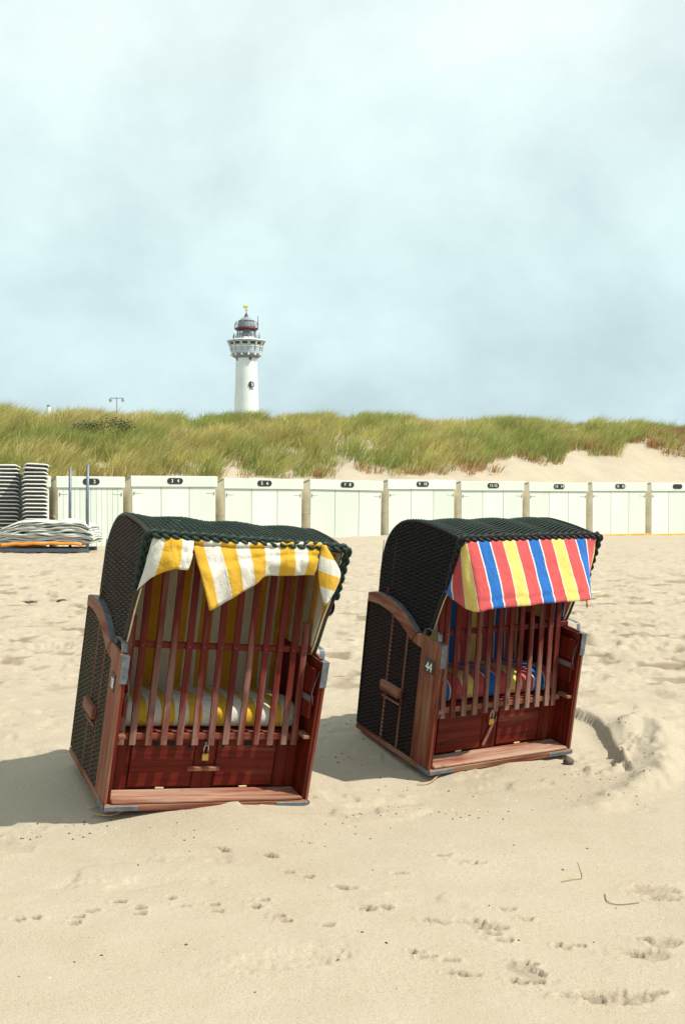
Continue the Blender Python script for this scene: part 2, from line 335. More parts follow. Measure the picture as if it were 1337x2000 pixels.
def ground_h(x, y):
    dm_ = np.zeros(x.shape)
    near = tps(np.clip(x, -4.5, 4.5), np.clip(y, 1.5, 13)); t = sstep(8.5, 13, y)
    t = np.maximum(t, sstep(2.9, 4.3, np.abs(x))*sstep(0, 4, y))
    t = np.maximum(t, 1-sstep(1.5, 3, y))
    side = np.interp(y, [0, 5, 7, 9, 13], [-.02, -.05, -.04, .08, .11])
    h = near*(1-t)+np.where(y < 13, side*(1-sstep(9, 13, y))+far_h(x, y)*sstep(9, 13, y), far_h(x, y))*t
    # long soft undulation
    h = h+.018*fbm(x*.55, y*.75+3, 3)+.006*fbm(x*2.0+9, y*3.0, 3)*sstep(2, 5, y)
    # trampled middle distance: old footprints blown half full, with little broken edges
    tr = sstep(8.6, 11.0, y+.35*fbm(x*.7, y*.7, 2))*(1-sstep(60, 90, y))
    n1 = fbm(x*1.35+31, y*1.05+7, 4, .55); n2 = fbm(x*3.4, y*2.6+50, 3)
    sc1 = np.tanh((n1-.02)*9)*.5; pock = -np.clip(n2-.16, 0, 1)*1.0
    h = h+tr*(.013*sc1*(.4+.6*sstep(-.2, .3, fbm(x*.5+3, y*.4, 2)))+.040*pock+.010*n1)
    n3 = fbm(x*8.5+11, y*6.0, 3); h = h+tr*(.015*np.tanh((fbm(x*3.2+60, y*7.5, 4)-.06)*9)+.010*np.tanh((n3-.10)*8)*sstep(-.1, .35, fbm(x*.9, y*.8+20, 2)))*(1-sstep(25, 40, y))
    # broken crusts close to the chairs
    cr = sstep(.12, .32, fbm(x*1.1+70, y*1.6, 3))*sstep(4.8, 5.6, y)*(1-tr)
    h = h+cr*.010*np.tanh(fbm(x*6, y*9, 3)*7)
    # crescent scarp to the right of the striped chair, clods and the low ridge thrown up round it
    def pline(pix, zg):
        q = crom([gp(a, b, zg) for a, b in pix], 6); m_ = (x > 0.6) & (x < 4.5) & (y > 6.3) & (y < 10.5); d_ = np.full(x.shape, 9.0); sg = np.zeros(x.shape); tt = np.zeros(x.shape)
        if not m_.any(): return d_, sg, tt
        xs, ys = x[m_], y[m_]; bd = np.full(xs.shape, 9.0); bs = np.zeros(xs.shape); bt = np.zeros(xs.shape)
        for k in range(len(q)-1):
            e = q[k+1]-q[k]; L2 = e@e; t_ = np.clip(((xs-q[k][0])*e[0]+(ys-q[k][1])*e[1])/L2, 0, 1); dx = xs-q[k][0]-t_*e[0]; dy = ys-q[k][1]-t_*e[1]; dd = np.hypot(dx, dy); c = dd < bd
            bd[c] = dd[c]; bs[c] = np.sign(e[0]*dy-e[1]*dx)[c]; bt[c] = (k+t_[c])/(len(q)-1)
        d_[m_] = bd; sg[m_] = bs; tt[m_] = bt; return d_, sg, tt
    d1, s1, t1 = pline([(1100, 1398), (1130, 1405), (1165, 1414), (1190, 1432), (1212, 1456), (1245, 1478)], .02)
    sd = d1*s1+.012*fbm(x*12, y*12, 2); f1 = sstep(0, .2, t1)*sstep(1.0, .85, t1)
    h = h+f1*(.062*sstep(-.015, .02, sd)*np.exp(-np.clip(sd, 0, 9)/.5)-.028*np.exp(-((sd+.07)/.13)**2))
    d2, s2, t2 = pline([(1205, 1452), (1245, 1432), (1285, 1440), (1304, 1468), (1285, 1500), (1225, 1532), (1140, 1558), (1040, 1580)], -.03)
    f2 = sstep(0, .08, t2)*sstep(1, .6, t2); h = h+f2*(.065*np.exp(-(d2/.13)**2)+.035*np.exp(-(d2/.16)**2)*np.clip(fbm(x*10, y*10, 3), -.2, 1))
    d3, s3, t3 = pline([(1130, 1490), (1180, 1485), (1230, 1468), (1258, 1450)], -.03); h = h+.10*np.exp(-(d3/.10)**2)*np.clip(fbm(x*11+5, y*11, 3)-.02, 0, 1)
    # single prints
    for (X, Y, wd, ln, an, dep) in prints:
        m = (np.abs(x-X) < 4*ln) & (np.abs(y-Y) < 4*ln)
        if not m.any(): continue
        xs = x[m]-X; ys = y[m]-Y; u = xs*math.cos(an)+ys*math.sin(an); v = -xs*math.sin(an)+ys*math.cos(an)
        jit = 1+.35*fbm(xs*30+X*9, ys*30+Y*9, 2)
        r = np.hypot(u/ln, v/wd)*jit
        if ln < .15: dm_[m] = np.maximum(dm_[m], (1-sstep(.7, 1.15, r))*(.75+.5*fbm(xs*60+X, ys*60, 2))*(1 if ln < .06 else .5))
        h[m] += -dep*(1-sstep(.8, 1.08, r))*(.8+.4*fbm(xs*38+X*3, ys*38, 2))+dep*.25*np.exp(-((r-1.3)/.28)**2)
    HOLLOW_TONE['v'] = np.clip(dm_+tr*np.clip(-pock*3.0-.1, 0, .8)*(1-sstep(18, 30, y)), 0, 1)  # darker tone inside the smaller prints and trampled pockets
    return h
t_in = np.arange(-.38, .3801, .0015); g = .0015*1.13**np.arange(1, 84); g = np.cumsum(g)+.38; g = g[g < 45]
tcol = np.concatenate([-g[::-1], t_in, g])
yr = np.concatenate([np.linspace(-40, 2, 12)[:-1], np.linspace(2, 3.3, 16)[:-1], 3.3*1.0034**np.arange(0, int(math.log(47/3.3)/math.log(1.0034))), np.geomspace(47.3, 2500, 26)])
X = tcol[None, :]*np.maximum(yr, 2)[:, None]; Y = np.repeat(yr[:, None], len(tcol), 1)
Z = ground_h(X.ravel().copy(), Y.ravel().copy())
R_, C_ = X.shape; ii = (np.arange(R_-1)[:, None]*C_+np.arange(C_-1)[None, :]).ravel()
me = np_mesh('beach_sand', np.stack([X.ravel(), Y.ravel(), Z], 1), np.stack([ii, ii+1, ii+C_+1, ii+C_], 1))
dl_ = me.attributes.new('hollow_tone', 'FLOAT', 'POINT'); dl_.data.foreach_set('value', HOLLOW_TONE['v'].astype(np.float32))
def sand_mat():
    m, t, b = new_mat('sand')
    big = noise(t, coord(t, scale=(.5, .5, .5)), 1.0, 4); mid = noise(t, coord(t), 3.5, 5, .6); fine = noise(t, coord(t), 150, 3, .7); grain = noise(t, coord(t), 420, 2, .8)
    c = ramp(t, big, [(.25, (.325, .275, .205)), (.7, (.385, .345, .272))])
    c = mix(t, .5, c, ramp(t, mid, [(.3, (.345, .292, .218)), (.7, (.395, .352, .275))]))
    c = mix(t, 1.0, c, ramp(t, fine, [(.28, (.70, .68, .66)), (.5, (1, 1, 1)), (.75, (1.12, 1.12, 1.12))]), 'MULTIPLY')
    sp = noise(t, coord(t), 55, 2, .5)
    c = mix(t, ramp(t, sp, [(.735, (0, 0, 0)), (.77, (.8, .8, .8))]), c, (.10, .065, .045))
    at_ = t.nodes.new('ShaderNodeAttribute'); at_.attribute_name = 'hollow_tone'
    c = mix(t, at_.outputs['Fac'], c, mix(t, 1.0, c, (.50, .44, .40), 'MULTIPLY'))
    t.links.new(c, b.inputs['Base Color']); b.inputs['Roughness'].default_value = .95; b.inputs['Specular IOR Level'].default_value = .12
    hm = t.nodes.new('ShaderNodeMath'); hm.operation = 'MULTIPLY_ADD'; hm.inputs[1].default_value = .25; t.links.new(grain, hm.inputs[0]); t.links.new(fine, hm.inputs[2])
    h2 = t.nodes.new('ShaderNodeMath'); h2.operation = 'MULTIPLY_ADD'; h2.inputs[1].default_value = 2.0
    t.links.new(noise(t, coord(t), 28, 4, .6), h2.inputs[0]); t.links.new(hm.outputs[0], h2.inputs[2])
    bump(t, b, h2.outputs[0], .55, .006)
    return m
M['sand'] = sand_mat()
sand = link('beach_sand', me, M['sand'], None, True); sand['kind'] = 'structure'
def gz(x, y): return float(ground_h(np.array([float(x)]), np.array([float(y)]))[0])

# ------------------------------------------------------------------ dune behind the cabins
ROW0 = np.array([34*-.17954, 34.0]); DS = np.array([math.cos(math.radians(30.05)), math.sin(math.radians(30.05))]); DN = np.array([-DS[1], DS[0]]); PITCH = 2.9142
def dune_h(s, u):
    uu = u+1.2*fbm(s*.10+4, u*.10, 3)*sstep(2, 8, u)
    z = np.interp(uu, [-3, 0, 1.5, 3, 6, 9, 12, 15, 18, 24, 40, 80], [-.8, .05, .45, .9, 1.75, 3.0, 4.1, 4.75, 5.0, 4.95, 4.6, 4.0])
    z = z+sstep(2, 8, u)*(.30*fbm(s*.22, u*.22, 3)+.10*fbm(s*.9, u*.9, 3))
    z = z-.20*sstep(14, 0, s)*sstep(6, 16, u)+.32*sstep(18, 32, s)*sstep(7, 15, u)
    return z
sv = np.arange(-40, 60.01, .22); uv_ = np.concatenate([np.arange(-2, 26, .22), np.geomspace(26.2, 120, 24)])
S, U = np.meshgrid(sv, uv_)
Zd = dune_h(S.ravel(), U.ravel()); Pd = ROW0[None]+S.ravel()[:, None]*DS+U.ravel()[:, None]*DN
R_, C_ = S.shape; ii = (np.arange(R_-1)[:, None]*C_+np.arange(C_-1)[None, :]).ravel()
dm = np_mesh('dune', np.column_stack([Pd, Zd]), np.stack([ii, ii+1, ii+C_+1, ii+C_], 1))
dune = link('dune', dm, M['sand'], None, True); dune['kind'] = 'structure'
# --- marram grass
def project(x, y, z):
    p = math.atan(38/F); d = y*math.cos(p)-(z-CAMZ)*math.sin(p); v = -(z-CAMZ)*math.cos(p)-y*math.sin(p)
    return 668.5+F*x/d, 1000+F*v/d
GB = np.array([(-400, 940), (290, 932), (425, 930), (444, 905), (452, 884), (462, 902), (478, 928), (600, 930), (640, 926), (656, 908), (690, 905), (712, 918), (790, 922), (860, 921), (890, 905), (940, 914), (952, 897), (1000, 886), (1060, 904), (1088, 902), (1098, 876), (1130, 870), (1180, 887), (1204, 888), (1209, 866), (1216, 858), (1250, 858), (1275, 872), (1317, 890), (1500, 905)], float)
def grass_points(n, extra=0):
    s = rng.uniform(-26, 44, n); u = rng.uniform(2.5, 24, n); z = dune_h(s, u); P = ROW0[None]+s[:, None]*DS+u[:, None]*DN
    px, py = project(P[:, 0], P[:, 1], z); lim = np.interp(px, GB[:, 0], GB[:, 1])+7+4*fbm(px*.05, py*.02, 2)
    ok = (py < lim) & (px > -140) & (px < 1480)
    return P[ok], z[ok], px[ok], py[ok], (lim-py)[ok]
def grass_mesh(name, P, z, hgt, rad, nb, col, lean=(.34, -.02), width=.0095):
    n = len(P); N_ = n*nb
    base = np.repeat(np.column_stack([P, z]), nb, 0); H = np.repeat(hgt, nb)*rng.uniform(.6, 1.15, N_)
    a = rng.uniform(0, 2*math.pi, N_); r = np.repeat(rad, nb)*np.sqrt(rng.random(N_))
    base[:, 0] += r*np.cos(a); base[:, 1] += r*np.sin(a); base[:, 2] -= .05
    sp = rng.normal(0, .18, (N_, 2)); cl = np.repeat(rng.normal(0, .17, (n, 2)), nb, 0)
    out_ = np.column_stack([np.cos(a), np.sin(a)])*.22
    ln = (np.array(lean)+sp+cl+out_)*H[:, None]
    mid = base+np.column_stack([ln*.38, H*.55]); tip = base+np.column_stack([ln*1.15, H*(.98-.12*rng.random(N_))])
    wa = rng.uniform(-.9, .9, N_); wd = width*rng.uniform(.6, 1.4, N_)
    wv = np.column_stack([np.cos(wa), np.sin(wa), np.zeros(N_)])*wd[:, None]
    V = np.stack([base-wv, base+wv, mid+wv*.8, mid-wv*.8, tip], 1).reshape(-1, 3)
    b = np.arange(N_)*5
    me = np_mesh(name, V, np.stack([b, b+1, b+2, b+3], 1), np.stack([b+3, b+2, b+4], 1))
    cc = np.repeat(col, nb, 0)*rng.uniform(.75, 1.25, (N_, 1)); straw = rng.random(N_) < np.repeat(STRAW, nb)
    cc[straw] = np.array([.66, .54, .27])*rng.uniform(.75, 1.15, (straw.sum(), 1))
    ca = me.color_attributes.new('tint', 'FLOAT_COLOR', 'POINT')
    c4 = np.ones((N_, 5, 4), np.float32); c4[:, :, :3] = cc[:, None, :]; c4[:, 4, :3] = cc*.75+np.array([.30, .22, .10])*.25
    ca.data.foreach_set('color', c4.ravel()); return me
m, t, b = new_mat('marram_grass'); at = t.nodes.new('ShaderNodeAttribute'); at.attribute_name = 'tint'
t.links.new(at.outputs['Color'], b.inputs['Base Color']); b.inputs['Roughness'].default_value = .6; b.inputs['Specular IOR Level'].default_value = .25
tr = t.nodes.new('ShaderNodeBsdfTranslucent'); t.links.new(at.outputs['Color'], tr.inputs[0]); ms = t.nodes.new('ShaderNodeMixShader'); ms.inputs[0].default_value = .35
t.links.new(b.outputs[0], ms.inputs[1]); t.links.new(tr.outputs[0], ms.inputs[2]); t.links.new(ms.outputs[0], t.nodes['Material Output'].inputs[0])
M['grass'] = m
P, z, px, py, dl = grass_points(34000)
clump = fbm(px*.022+.2*py*.02, py*.05, 3); tone = fbm(px*.008+40, py*.03+9, 3)
keep = rng.random(len(P)) < np.clip(.85+1.0*clump, .4, 1); P, z, px, py, dl, clump, tone = [q[keep] for q in (P, z, px, py, dl, clump, tone)]
cl2 = fbm(px*.075+8, py*.15, 2); hg = .60+.30*clump+.34*cl2+.10*rng.standard_normal(len(P)); hg = np.clip(hg, .35, 1.0)
gA, gB, gC = np.array([.25, .30, .075]), np.array([.47, .43, .135]), np.array([.38, .19, .085])
k = np.clip(.45+1.5*tone+.35*rng.standard_normal(len(P)), 0, 1)[:, None]; col = (gA*(1-k)+gB*k)*np.clip(1+.55*cl2[:, None]+.15*rng.standard_normal((len(P), 1)), .5, 1.5)
dead = (np.clip(1-dl/13, 0, 1)*rng.random(len(P)) > .35)
dead |= (px > 1255) & (py > 846) & (rng.random(len(P)) < .8)
col[dead] = gC*rng.uniform(.6, 1.3, (dead.sum(), 1)); hg[dead] *= .7
STRAW = np.where(dead, .25, np.clip(.16+.30*tone, .04, .45))
gr = link('dune_grass', grass_mesh('dune_grass', P, z, hg, np.full(len(P), .27), 18, col), M['grass']); gr['kind'] = 'stuff'
tag(gr, 'dense green and straw coloured marram grass covering the dune', 'dune grass')

def px_on_dune(px, py):
    best = None
    for d in np.arange(36, 80, .1):
        xx = (px-668.5)/F*d; zz = CAMZ-d*(py-962)/F
        q = np.array([xx, d])-ROW0; s, u = q@DS, q@DN
        if u > 1 and zz <= dune_h(np.array([s]), np.array([u]))[0]: return xx, d, dune_h(np.array([s]), np.array([u]))[0]
    return xx, d, zz
# small loose tufts on the bare sand
lab = {1135: 'small pale green grass tuft on bare sand below the brown grass', 1152: 'thicker green grass tuft alone on the bare dune sand', 1185: 'thin sparse grass tuft on the bare sand right of the thicker one', 930: 'small brown grass tuft on the sand below the dune edge, middle', 905: 'tiny straw grass tuft at the sandy foot of the dune', 955: 'dry straw tuft standing on sand right of the brown tuft'}
for (qx, qy, h) in ((1135, 881, .4), (1152, 890, .5), (1185, 888, .35), (930, 925, .4), (905, 918, .35), (955, 922, .45)):
    x, y, zz = px_on_dune(qx, qy); STRAW = np.full(4, .3)
    Pq = np.array([x, y])[None]+rng.normal(0, .22, (4, 2)); cc = np.tile(gA if qx > 1000 else gC, (4, 1))
    o = link('grass_tuft', grass_mesh('grass_tuft', Pq-np.array([x, y]), np.zeros(4), np.full(4, h), np.full(4, .15), 14, cc), M['grass']); o.location = (x, y, zz)
    tag(o, lab[qx], 'grass tuft', 'loose tufts on the bare dune sand')
# dark shrub in the grass
x, y, zz = px_on_dune(190, 862); root = empty('shrub', (x, y, zz)); tag(root, 'dark green low shrub in the dune grass on the left', 'shrub')
STRAW = np.full(60, .02); Pq = np.column_stack([rng.uniform(-1.15, 1.25, 60), rng.normal(0, .35, 60)])
zq = np.interp(Pq[:, 0], [-1.2, -.4, .6, 1.3], [.0, .22, .42, .25])
mf = plain('shrub_leaf', (.030, .042, .020), .6, .35, 12); fl = []
for i in range(2600):
    j = random.randrange(60); c0 = Vector((Pq[j, 0]+random.gauss(0, .16), Pq[j, 1]+random.gauss(0, .16), zq[j]+.30+random.gauss(0, .13)))
    q = Matrix.Rotation(random.uniform(0, 6.3), 3, 'Z')@Matrix.Rotation(random.uniform(-1.2, 1.2), 3, 'X'); s = random.uniform(.02, .045)
    fl.append(([c0+q@Vector(v) for v in ((-s, 0, 0), (0, -s*.5, 0), (s, 0, 0), (0, s*.5, 0))], [(0, 1, 2, 3)]))
V, Fc = merge(fl); f_ = link('foliage', meshdata('foliage', V, Fc), mf, root); f_['kind'] = 'stuff'
for i in range(7):
    xx = -1.0+.33*i; tube('stem', [(xx*.6, 0, -.1), (xx*.8, .05, .2), (xx, .0, np.interp(xx, [-1.2, -.4, .6, 1.3], [.0, .22, .42, .25])+.3)], [.02, .014, .006], M['worn_z'], root, 6)

# ------------------------------------------------------------------ lighthouse
LD = 260.0; ls = LD/F
lh = empty('lighthouse', ((481.5-668.5)*ls, LD, 0)); tag(lh, 'white round lighthouse with glazed lantern and red cap behind the dune', 'lighthouse')
zz = lambda py: CAMZ+(962-py)*ls
M['lh_white'] = plain('lighthouse_white', (.60, .66, .65), .6, .06, .6); M['lh_blue'] = plain('lighthouse_shaded_grey', (.36, .43, .48), .6, .08, .8)  # gallery grey holds the shade in its colour
M['lh_roof'] = plain('lead_roof', (.19, .24, .26), .55, .2, 1.5); M['lh_red'] = plain('lighthouse_red', (.12, .008, .025), .5, .15, 2); M['lh_dark'] = plain('dark_glass', (.02, .022, .026), .2, .3, 3, 0, .6)
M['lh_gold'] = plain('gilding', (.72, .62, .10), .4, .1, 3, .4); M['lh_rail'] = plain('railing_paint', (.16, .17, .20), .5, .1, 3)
gm, t, b = new_mat('lantern_glass'); b.inputs['Base Color'].default_value = (.80, .86, .88, 1); b.inputs['Roughness'].default_value = .05; b.inputs['Transmission Weight'].default_value = .85; b.inputs['IOR'].default_value = 1.1; M['lglass'] = gm
def lpart(name, prof, mat, n=40, parent=lh, a0=0, smooth=True):
    V, Fc = lathe([(r*ls, zz(y)) for r, y in prof], n, a0); return link(name, meshdata(name, V, Fc), mat, parent, smooth)
tower = lpart('tower', [(29, 930), (23.7, 800), (21.6, 740), (20.4, 700), (20.4, 690)], M['lh_white'], 48)
lpart('corbel_ring', [(20.5, 701), (24, 699.5), (28.2, 696.5), (29.2, 694), (29.2, 692)], M['lh_rail'], 42)  # ring coloured dark to paint the shade under and between the corbels
for k in range(14):
    a = 2*math.pi*(k+.5)/14-math.pi/2; o = link('corbel', box_me(-.19, .19, -.4, .4, zz(696.5), zz(692.6), .04), M['lh_white'], lh); o.location = (27.8*ls*math.cos(a), 27.8*ls*math.sin(a), 0); o.rotation_euler = (0, 0, a+math.pi/2)
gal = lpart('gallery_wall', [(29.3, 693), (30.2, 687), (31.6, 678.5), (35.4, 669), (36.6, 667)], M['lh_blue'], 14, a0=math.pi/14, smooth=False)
lpart('gallery_sill', [(31.4, 680), (32.4, 679.3), (32.4, 678.2), (31.4, 677.6)], M['lh_white'], 14, a0=math.pi/14, smooth=False)
lpart('gallery_roof', [(36.6, 667.2), (37.8, 668.0), (37.8, 667.0), (34, 665.6), (22, 664.6), (18, 664)], M['lh_white'], 42)
ca = math.cos(math.pi/14)
for k in range(14):
    a = 2*math.pi*k/14-math.pi/2
    r0, r1 = 31.9*ls*ca, 35.2*ls*ca; z0, z1 = zz(677), zz(669.2)
    d = Vector((math.cos(a), math.sin(a), 0)); tv = Vector((-math.sin(a), math.cos(a), 0)); hw = .60
    def quad(off, h0, h1, wq):
        vs_ = []
        for s_, h in ((-1, h0), (1, h0), (1, h1), (-1, h1)):
            rr_ = r0+(r1-r0)*h+off; p = d*rr_+tv*(s_*wq); vs_.append((p.x, p.y, z0+(z1-z0)*h))
        return vs_
    V = quad(.10, .06, .94, hw+.12)+quad(-.25, .06, .94, hw+.12); Fc = [(0, 1, 2, 3), (0, 4, 5, 1), (1, 5, 6, 2), (2, 6, 7, 3), (3, 7, 4, 0)]
    wn = link('window', meshdata('window', V, Fc), M['lh_white'], lh)
    V = quad(.14, .16, .85, hw)+quad(-.1, .16, .85, hw); link('pane', meshdata('pane', V, Fc), M['lh_dark'], wn)
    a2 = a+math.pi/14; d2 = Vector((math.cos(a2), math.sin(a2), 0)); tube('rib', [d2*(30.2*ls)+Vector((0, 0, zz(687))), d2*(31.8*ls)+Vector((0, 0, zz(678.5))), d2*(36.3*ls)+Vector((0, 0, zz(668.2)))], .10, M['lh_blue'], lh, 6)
lpart('lantern_base', [(18.4, 664), (18.4, 660.5), (17.6, 660)], M['lh_white'], 28)
lan = lpart('lantern', [(17.6, 660.2), (17.6, 646)], M['lglass'], 28)
for k in range(14):
    a = 2*math.pi*k/14; tube('glazing_bar', [(17.9*ls*math.cos(a), 17.9*ls*math.sin(a), zz(661)), (17.9*ls*math.cos(a), 17.9*ls*math.sin(a), zz(645))], .08, M['lh_rail'], lan, 5)
V, Fc = lathe([(.2, zz(662)), (.9, zz(659)), (1.15, zz(654)), (.9, zz(650)), (.3, zz(647))], 16); link('lens', meshdata('lens', V, Fc), M['lh_rail'], lan, True)
for yy in (653.5,): lpart('glazing_ring', [(17.9, yy+.5), (18.2, yy), (17.9, yy-.5)], M['lh_rail'], 28, lan)
lpart('eave_ring', [(17.4, 646), (21.5, 645.4), (23.4, 643.8), (22.6, 642), (16.8, 640.5)], M['lh_red'], 28)
rf = lpart('roof', [(16.9, 641), (16.6, 637), (15.2, 628.5), (14.8, 628), (9.5, 622.8), (4.6, 620.2), (3.5, 619.8)], M['lh_roof'], 16, smooth=False)
lpart('roof_cap', [(4.7, 620.6), (3.2, 616.5), (1.2, 612.5), (.2, 611.5)], M['lh_red'], 16, rf)
tube('roof_band', [(15.4*ls*math.cos(2*math.pi*k/24), 15.4*ls*math.sin(2*math.pi*k/24), zz(628)) for k in range(24)], .10, M['lh_rail'], rf, 5, closed=True)
rail = []
for yy, rr_, rd in ((636, 23, .05), (632, 22, .05), (657, 26, .05), (660.5, 26, .05)):
    rail.append(tube_geo([(rr_*ls*math.cos(2*math.pi*k/28), rr_*ls*math.sin(2*math.pi*k/28), zz(yy)) for k in range(28)], rd, 5, True))
V, Fc = merge(rail); link('railing', meshdata('railing', V, Fc), M['lh_rail'], lh, True)
for k in range(12):
    a = 2*math.pi*(k+.5)/12
    tube('rail_post', [(23*ls*math.cos(a), 23*ls*math.sin(a), zz(643.5)), (23*ls*math.cos(a), 23*ls*math.sin(a), zz(636)), (19*ls*math.cos(a), 19*ls*math.sin(a), zz(628))], .05, M['lh_rail'], lh, 5)
    tube('rail_post', [(26*ls*math.cos(a), 26*ls*math.sin(a), zz(665)), (26*ls*math.cos(a), 26*ls*math.sin(a), zz(657))], .06, M['lh_rail'], lh, 5)
for xo, y0, y1 in ((-24.3, 665, 652), (25.5, 665, 652), (22.6, 640, 618)): tube('mast', [(xo*ls, 0, zz(y0)), (xo*ls, 0, zz(y1))], .09, M['lh_rail'], lh, 6)
va = tube('weather_vane', [(0, 0, zz(612)), (0, 0, zz(597))], .07, M['lh_rail'], lh, 6)
tube('vane_arms', [(-3*ls, 0, zz(607.2)), (3*ls, 0, zz(606.8))], .05, M['lh_rail'], va, 5)
V, Fc = lathe([(.05, -.42), (.36, -.24), (.46, 0), (.36, .24), (.05, .42)], 14); vb = link('gilded_ball', meshdata('gilded_ball', V, Fc), M['lh_gold'], va, True); vb.location = (-2.6*ls, 0, zz(600)); vb.scale = (.95, .25, 1.0)
tube('gilded_tail', [(-1*ls, 0, zz(600.5)), (2.2*ls, 0, zz(600)), (3.6*ls, 0, zz(598.4))], [.10, .14, .22], M['lh_gold'], va, 6)
def on_tower(px, py, off=0):
    r = np.interp(py, [690, 700, 740, 800], [20.4, 20.4, 21.6, 23.7])*ls+off; xo = (px-481.5)*ls; a = math.asin(max(-.99, min(.99, xo/r))); return a, Vector((r*math.sin(a), -r*math.cos(a), zz(py)))
a, c0 = on_tower(492.7, 753.5, .03)
em = empty('emblem', c0, a); em.parent = lh
V, Fc = tube_geo([(.55*math.cos(2*math.pi*k/24), 0, .66*math.sin(2*math.pi*k/24)) for k in range(24)], .13, 8, True, up=(0, 1, 0)); link('emblem_ring', meshdata('emblem_ring', V, Fc), M['lh_dark'], em, True)
M['lh_em'] = plain('emblem_relief', (.40, .46, .46), .6, .2, 4)
prism('emblem_field', [(.55*math.cos(2*math.pi*k/24), .66*math.sin(2*math.pi*k/24)) for k in range(24)], -.05, .3, 1, M['lh_em'], em)
prism('emblem_crescent', [(-.44, .3), (-.2, .52), (-.05, .40), (-.02, .12), (.06, -.05), (.02, -.25), (.2, -.4), (.1, -.5), (-.25, -.42), (-.46, -.1)], -.09, 0, 1, M['lh_dark'], em)
for s_ in (-1, 1): tube('emblem_ribbon', [(-.5*s_, 0, -1.05), (0, -.05, -.82), (.45*s_, 0, -1.0)], [.05, .10, .04], M['lh_rail'], em, 6)
for px_, py_ in ((490.5, 702.5), (464.5, 703.5)):
    a, c0 = on_tower(px_, py_, .02); po = empty('porthole', c0, a); po.parent = lh
    prism('porthole_glass', [(.30*math.cos(2*math.pi*k/16), .34*math.sin(2*math.pi*k/16)) for k in range(16)], -.05, .3, 1, M['lh_dark'], po)
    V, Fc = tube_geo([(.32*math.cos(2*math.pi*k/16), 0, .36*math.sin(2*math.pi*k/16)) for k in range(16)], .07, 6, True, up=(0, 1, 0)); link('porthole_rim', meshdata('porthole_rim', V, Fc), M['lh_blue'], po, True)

# ------------------------------------------------------------------ street lamp and marker beyond the crest
d = 110.0; k_ = d/F; lp = empty('street_lamp', ((229-668.5)*k_, d, 3.5)); tag(lp, 'slim double-armed street lamp rising behind the dune', 'street lamp')
zt = CAMZ+(962-776)*k_-3.5
tube('lamp_pole', [(0, 0, 0), (0, 0, zt*.6), (0, 0, zt)], [.07, .06, .05], M['lh_rail'], lp, 8)
tube('lamp_arm', [(-.60, 0, zt-.08), (0, 0, zt-.10), (.60, 0, zt-.08)], .035, M['lh_rail'], lp, 6)
for s_ in (-1, 1):
    V, Fc = lathe([(.04, .02), (.07, -.04), (.17, -.20), (.17, -.24), (.02, -.25)], 10); o = link('lantern', meshdata('lantern', V, Fc), M['lh_rail'], lp); o.location = (.58*s_, 0, zt-.06)
    V, Fc = lathe([(.15, -.24), (.12, -.38), (.02, -.42)], 10); o2 = link('lamp_glass', meshdata('lamp_glass', V, Fc), M['lh_em'], o)
d = 95.0; k_ = d/F; mp_ = empty('chimney', ((96-668.5)*k_, d, 4.5)); tag(mp_, 'tiny white chimney top poking above the dune crest at far left', 'chimney')
zt = CAMZ+(962-795)*k_-4.5
V, Fc = lathe([(.22, 0), (.20, zt), (.0, zt)], 12); link('shaft', meshdata('shaft', V, Fc), M['lh_white'], mp_)
V, Fc = lathe([(.02, zt), (.13, zt+.03), (.13, zt+.14), (.0, zt+.2)], 12); link('cowl', meshdata('cowl', V, Fc), M['lh_rail'], mp_)

# ------------------------------------------------------------------ row of beach cabins
def cabin_paint():
    m, t, b = new_mat('cabin_white_paint')
    f = noise(t, coord(t, rnd=True, scale=(1.2, 1.2, .5)), 1.5, 5, .6); c = ramp(t, f, [(.3, (.56, .63, .58)), (.65, (.625, .685, .64))])
    st = noise(t, coord(t, rnd=True, scale=(7, 7, .5)), 1.2, 4, .6); c = mix(t, ramp(t, st, [(.62, (0, 0, 0)), (.85, (.35, .35, .35))]), c, (.48, .50, .42))
    oi = t.nodes.new('ShaderNodeObjectInfo'); c = mix(t, 1.0, c, ramp(t, oi.outputs['Random'], [(0, (.90, .90, .87)), (1, (1, 1, 1))]), 'MULTIPLY')
    t.links.new(c, b.inputs['Base Color']); b.inputs['Roughness'].default_value = .55; return m
M['cabin'] = cabin_paint(); M['cabin_side'] = plain('cabin_side_boards', (.74, .70, .57), .8, .15, 2.5); M['ochre'] = plain('ochre_beam', (.62, .34, .07), .8, .2, 4); M['rust'] = plain('rusty_hinge', (.34, .20, .11), .8, .4, 20); M['roof_felt'] = plain('cabin_roof_board', (.42, .43, .38), .85, .2, 3)  # side boards: cabin white recoloured beige for sand and shade, then lightened
